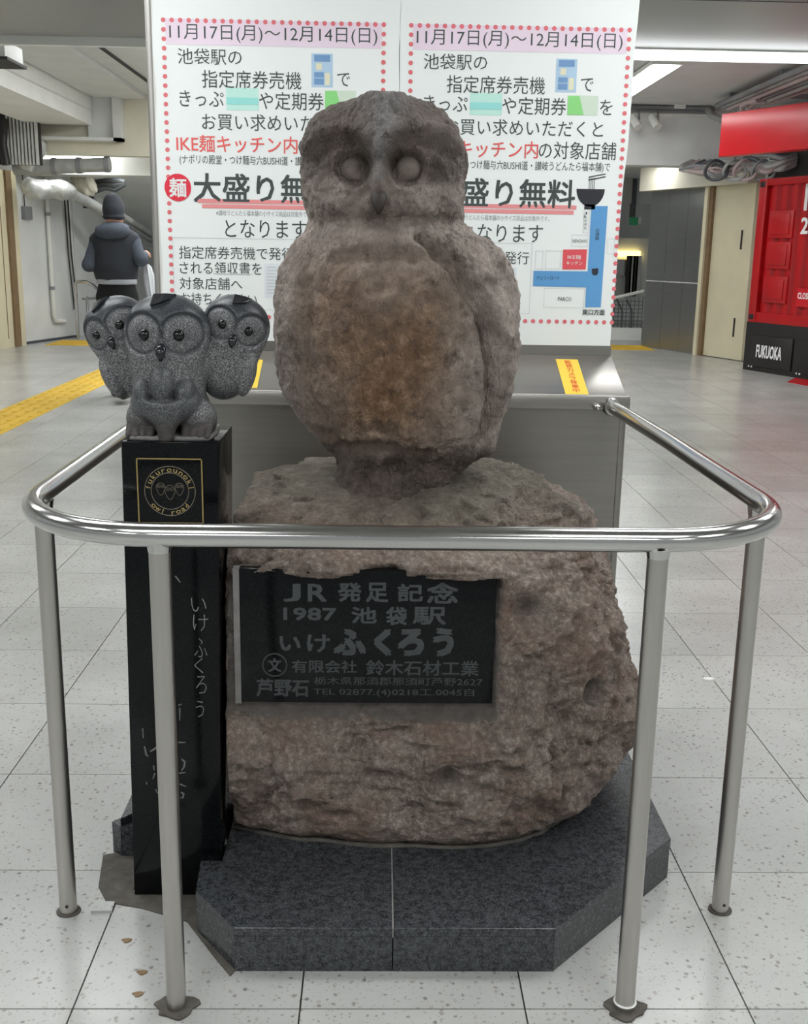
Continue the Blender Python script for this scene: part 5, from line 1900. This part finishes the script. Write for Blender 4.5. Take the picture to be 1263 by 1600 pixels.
    for i_, ch in enumerate('北通路'):
        mt(m_, ch, 930.5 - 0.3 * i_, 937 - 0.3 * i_, 357 + 6.3 * i_, 362.5 + 6.3 * i_)
    for i_, ch in enumerate('JR北改札'):
        mt(m_, ch, 912.5, 917.5, 331 + 5.8 * i_, 335.5 + 5.8 * i_)
    mt(m_, 'NEWDAYS', 895, 917, 374, 379)
    m_.build('map_lettering', M_INK, p_)
    m_ = MB()
    for x0, x1, y0, y1 in ((893, 919, 367, 385), (836, 849, 392, 420), (852, 877, 392, 420), (849.5, 914, 451, 480), (911, 922, 326, 364), (948.5, 961, 373, 397)):
        a_, b2 = px3(x0, y1), px3(x1, y0)
        w_ = 0.001
        for u0, u1, v0, v1 in ((a_.x, b2.x, b2.z - w_, b2.z), (a_.x, b2.x, a_.z, a_.z + w_), (a_.x, a_.x + w_, a_.z, b2.z), (b2.x - w_, b2.x, a_.z, b2.z)):
            m_.quad((u0 + sx, YP - 0.0006, v0), (u1 + sx, YP - 0.0006, v0), (u1 + sx, YP - 0.0006, v1), (u0 + sx, YP - 0.0006, v1))
    m_.build('map_outline', M_PALEINK, p_)
    m_ = MB()
    mq(m_, [(925, 420), (935, 419), (935, 426), (933, 430), (927, 430), (925, 427)], 0.0012)
    m_.build('map_owl_mark', plain('map_mark_ink', (40, 46, 60), 0.5), p_)
    # dotted border
    m_ = MB()
    a_, b_ = px3(255, 31), px3(603, 40)
    bz_, bx2 = px3(262, 493).z, px3(600, 38).x
    top_z, lx = a_.z, a_.x
    spots = []
    nx_, nv_ = 26, 33
    for i_ in range(nx_ + 1):
        x_ = lx + (bx2 - lx) * i_ / nx_
        spots += [(x_, top_z), (x_, bz_)]
    for j_ in range(1, nv_):
        z_ = top_z + (bz_ - top_z) * j_ / nv_
        spots += [(lx, z_), (bx2, z_)]
    r_ = 3.3 / 482
    for x_, z_ in spots:
        m_.add([(x_ + dx + r_ * math.cos(a), YP - 0.0005, z_ + r_ * math.sin(a)) for a in np.linspace(0, 2 * PI, 10, endpoint=False)], [tuple(range(10))])
    o_ = m_.build('dot_border', M_DOTINK, p_)
    return p_


xm_t, xm_b = at(622, 5, YP).x, at(622, 300, YP).x
poster('white event poster with red dotted border, the left of two sheets', 0.0, bl + 0.002, bl + 0.006, xm_b + 0.0005, xm_b + 0.0005, 3)
poster('white event poster with red dotted border, the right sheet beside the red container', DX, xm_b, xm_b, at(1000, 0, YP).x + 0.004, at(955, 520, YP).x, 8)

# ------------------------------------------------------------------ walking person
PX, PY = -2.262, 9.5
t = thing('person', 'person in dark coat and knitted cap walking away towards the stairs', 'person', (PX, PY, 0))
M_SKIN = plain('skin', (198, 148, 124), 0.55)
M_COAT = plain('dark_navy_wool', (44, 47, 53), 0.9, var=0.15, scale=30)
M_COAT2 = plain('slate_knit', (72, 78, 88), 0.95, var=0.15, scale=40)
M_TROUS = plain('black_trousers', (20, 20, 23), 0.9)
M_SHIRT = plain('pale_grey_shirt', (168, 172, 178), 0.9)
M_SHOE = plain('dark_shoe', (30, 28, 28), 0.6)
J = dict(hl=(-0.085, 0, 0.88), hr=(0.085, 0, 0.88), kl=(-0.09, 0.16, 0.48), kr=(0.09, 0.0, 0.46), al=(-0.09, 0.20, 0.09), ar=(0.09, -0.28, 0.13),
         sl=(-0.150, 0, 1.345), sr=(0.150, 0, 1.36), el=(-0.212, -0.06, 1.15), er=(0.222, -0.05, 1.20), wl=(-0.13, 0.17, 1.12), wr=(0.212, 0.17, 1.235))
J = {k: np.array(v) + np.array([PX, PY, 0]) for k, v in J.items()}
O = np.array([PX, PY, 0])


def body_sdf(P):
    d = s_ell(P, O + [0, 0.01, 1.565], (0.072, 0.090, 0.112))
    d = smin(d, s_ell(P, O + [0.012, 0.05, 1.53], (0.052, 0.055, 0.07)), 0.03)
    d = smin(d, s_ell(P, O + [0.02, 0.108, 1.545], (0.014, 0.02, 0.022)), 0.01)
    for s in (-1, 1):
        d = smin(d, s_ell(P, O + [s * 0.074, 0.0, 1.555], (0.012, 0.02, 0.032)), 0.008)
    d = smin(d, s_cap(P, O + [0, -0.005, 1.36], O + [0, 0.0, 1.50], 0.058, 0.052), 0.03)
    d = smin(d, s_ell(P, O + [0, 0, 1.24], (0.165, 0.10, 0.19)), 0.05)
    d = smin(d, s_ell(P, O + [0, 0, 0.96], (0.145, 0.10, 0.14)), 0.06)
    for a, b, c_ in (('hl', 'kl', 'al'), ('hr', 'kr', 'ar')):
        d = smin(d, s_cap(P, J[a], J[b], 0.082, 0.056), 0.03)
        d = smin(d, s_cap(P, J[b], J[c_], 0.054, 0.036), 0.02)
        d = smin(d, s_cap(P, J[c_] + [0, -0.03, -0.05], J[c_] + [0, 0.14, -0.06], 0.034, 0.028), 0.02)
    for a, b, c_ in (('sl', 'el', 'wl'), ('sr', 'er', 'wr')):
        d = smin(d, s_cap(P, J[a], J[b], 0.048, 0.040), 0.03)
        d = smin(d, s_cap(P, J[b], J[c_], 0.038, 0.026), 0.02)
    for w_, e_, s in (('wl', 'el', 1), ('wr', 'er', -1)):
        w0 = J[w_]
        dr = (w0 - J[e_]) / np.linalg.norm(w0 - J[e_])
        sd = np.cross(dr, [0, 0, 1.0])
        sd /= np.linalg.norm(sd)
        dn = np.cross(sd, dr) * -1
        pm = w0 + dr * 0.055
        d = smin(d, s_cap(P, w0, pm, 0.026, 0.032), 0.015)
        for k_ in range(4):
            f0_ = pm + dr * 0.028 + sd * (k_ - 1.5) * 0.019
            ln = (0.030, 0.035, 0.032, 0.025)[k_]
            f1_ = f0_ + dr * ln * 0.6 + np.array([0, 0, -1]) * ln * 0.8
            f2_ = f1_ - dr * ln * 0.5 + np.array([0, 0, -1]) * ln * 0.5
            d = smin(d, s_cap(P, f0_, f1_, 0.0095, 0.009), 0.004)
            d = smin(d, s_cap(P, f1_, f2_, 0.009, 0.0085), 0.004)
        th0 = w0 + dr * 0.025 - sd * 0.026 * s
        d = smin(d, s_cap(P, th0, th0 + dr * 0.035 - sd * 0.012 * s + np.array([0, 0, -0.022]), 0.012, 0.009), 0.006)
    return d


pos, F_ = surface_nets(body_sdf, O + [-0.36, -0.40, -0.005], O + [0.42, 0.42, 1.70], 0.0085)
link('body', mesh_of('body', pos, F_, True), M_SKIN, t)


def cloth(name, f, lo, hi, mat, h=0.011, wr=0.006):
    def g_(P):
        return f(P) + wr * fbm(P, 9.0, 2, 5)
    p_, q_ = surface_nets(g_, O + np.array(lo), O + np.array(hi), h)
    return link(name, mesh_of(name, p_, q_, True), mat, t)


def coat(P):
    d = s_ell(P, O + [0, 0, 1.25], (0.195, 0.135, 0.22))
    d = smin(d, s_cap(P, J['sl'] + [0.05, 0, -0.02], J['sr'] + [-0.05, 0, -0.02], 0.085, 0.085), 0.05)
    d = smin(d, s_cap(P, J['sl'], O + [0, 0, 1.42], 0.066, 0.08), 0.04)
    d = smin(d, s_cap(P, J['sr'], O + [0, 0, 1.42], 0.066, 0.08), 0.04)
    d = smin(d, s_ell(P, O + [0, 0, 1.10], (0.185, 0.14, 0.20)), 0.06)
    z = P[..., 2]
    return np.maximum(d, 1.025 - z + 0.02 * (P[..., 0] - PX))


cloth('coat', coat, (-0.3, -0.2, 0.98), (0.3, 0.2, 1.5), M_COAT)


def sleeve(a, b, c_):
    return lambda P: smin(s_cap(P, J[a], J[b], 0.066, 0.052), s_cap(P, J[b], J[b] + (J[c_] - J[b]) * 0.92, 0.052, 0.041), 0.03)


cloth('sleeve', sleeve('sl', 'el', 'wl'), (-0.36, -0.2, 1.0), (0.0, 0.35, 1.5), M_COAT2)
cloth('sleeve', sleeve('sr', 'er', 'wr'), (0.0, -0.2, 1.05), (0.42, 0.3, 1.5), M_COAT2)
cloth('hood', lambda P: smin(s_ell(P, O + [0, -0.075, 1.425], (0.145, 0.080, 0.075)), s_ell(P, O + [0, 0.0, 1.455], (0.130, 0.105, 0.055)), 0.03), (-0.2, -0.2, 1.3), (0.2, 0.15, 1.55), M_COAT2)


def beanie(P):
    d = s_ell(P, O + [0.0, 0.0, 1.60], (0.090, 0.106, 0.118))
    d = smin(d, s_ell(P, O + [0, -0.015, 1.685], (0.060, 0.062, 0.055)), 0.04)
    d = smin(d, s_ell(P, O + [0, 0.0, 1.545], (0.094, 0.108, 0.030)), 0.004)
    return np.maximum(d, 1.515 - P[..., 2] + 0.12 * (P[..., 1] - PY) * -1 + 0.03 * 0)


cloth('knitted_cap', beanie, (-0.13, -0.14, 1.50), (0.13, 0.14, 1.76), M_COAT, 0.009, 0.004)


def trousers(P):
    d = s_ell(P, O + [0, 0, 0.96], (0.160, 0.115, 0.14))
    for a, b, c_ in (('hl', 'kl', 'al'), ('hr', 'kr', 'ar')):
        d = smin(d, s_cap(P, J[a], J[b], 0.096, 0.070), 0.03)
        d = smin(d, s_cap(P, J[b], J[c_] + [0, 0, 0.02], 0.068, 0.054), 0.02)
    return np.maximum(d, P[..., 2] - 1.04)


cloth('trousers', trousers, (-0.25, -0.4, 0.05), (0.25, 0.35, 1.08), M_TROUS)
cloth('shirt_hem', lambda P: np.maximum(np.maximum(s_ell(P, O + [0, 0, 1.02], (0.172, 0.128, 0.16)), 0.990 - P[..., 2]), P[..., 2] - 1.045), (-0.22, -0.2, 0.94), (0.22, 0.2, 1.08), M_SHIRT, 0.009, 0.003)
for k in ('al', 'ar'):
    cloth('shoe', lambda P, k=k: np.maximum(smin(s_cap(P, J[k] + [0, -0.03, -0.045], J[k] + [0, 0.15, -0.06], 0.046, 0.038), s_cap(P, J[k], J[k] + [0, 0, 0.04], 0.044, 0.046), 0.03), (J[k][2] - 0.09) - P[..., 2]),
          tuple(J[k] - O + [-0.08, -0.1, -0.095]), tuple(J[k] - O + [0.08, 0.22, 0.1]), M_SHOE, 0.009, 0.002)
# folded umbrella held in the right hand
hnd = J['wr'] + (J['wr'] - J['er']) / np.linalg.norm(J['wr'] - J['er']) * 0.075
u = thing('umbrella', 'folded translucent white umbrella hanging from the hand of the person', 'umbrella', tuple(hnd))
h0 = Vector(hnd) + Vector((0, 0, -0.028))
dv = Vector((0.09, 0.02, -1)).normalized()
MB().tube([h0 + dv * 0.04 + Vector((0, -0.06, 0)), h0 + Vector((0, -0.05, 0.01)), h0 + Vector((0, -0.02, 0.018)), h0, h0 + dv * 0.08], 0.009, 10).build('handle', M_DARK, u, smooth=True)
M_UMB = plain('milky_vinyl', (214, 218, 220), 0.3, var=0.05)
P_ = [h0 + dv * d_ for d_ in (0.06, 0.09, 0.16, 0.28, 0.36, 0.40, 0.62, 0.70)]
m = MB().tube(P_, [0.012, 0.030, 0.042, 0.040, 0.030, 0.032, 0.016, 0.008], 16)
V_ = np.array(m.v)
cn = np.repeat(np.array([tuple(p_) for p_ in P_]), 16, 0)
ph = np.tile(np.arange(16), len(P_))
V_ = cn + (V_ - cn) * (1 + 0.16 * np.cos(ph * PI))[:, None]
m.v = [tuple(p_) for p_ in V_]
m.build('canopy', M_UMB, u, smooth=True, auto=80)
MB().tube([h0 + dv * 0.355, h0 + dv * 0.37], 0.036, 14).build('strap', M_CABLED, u)
MB().tube([h0 + dv * 0.70, h0 + dv * 0.76], 0.005, 8).build('ferrule', M_RAIL, u)
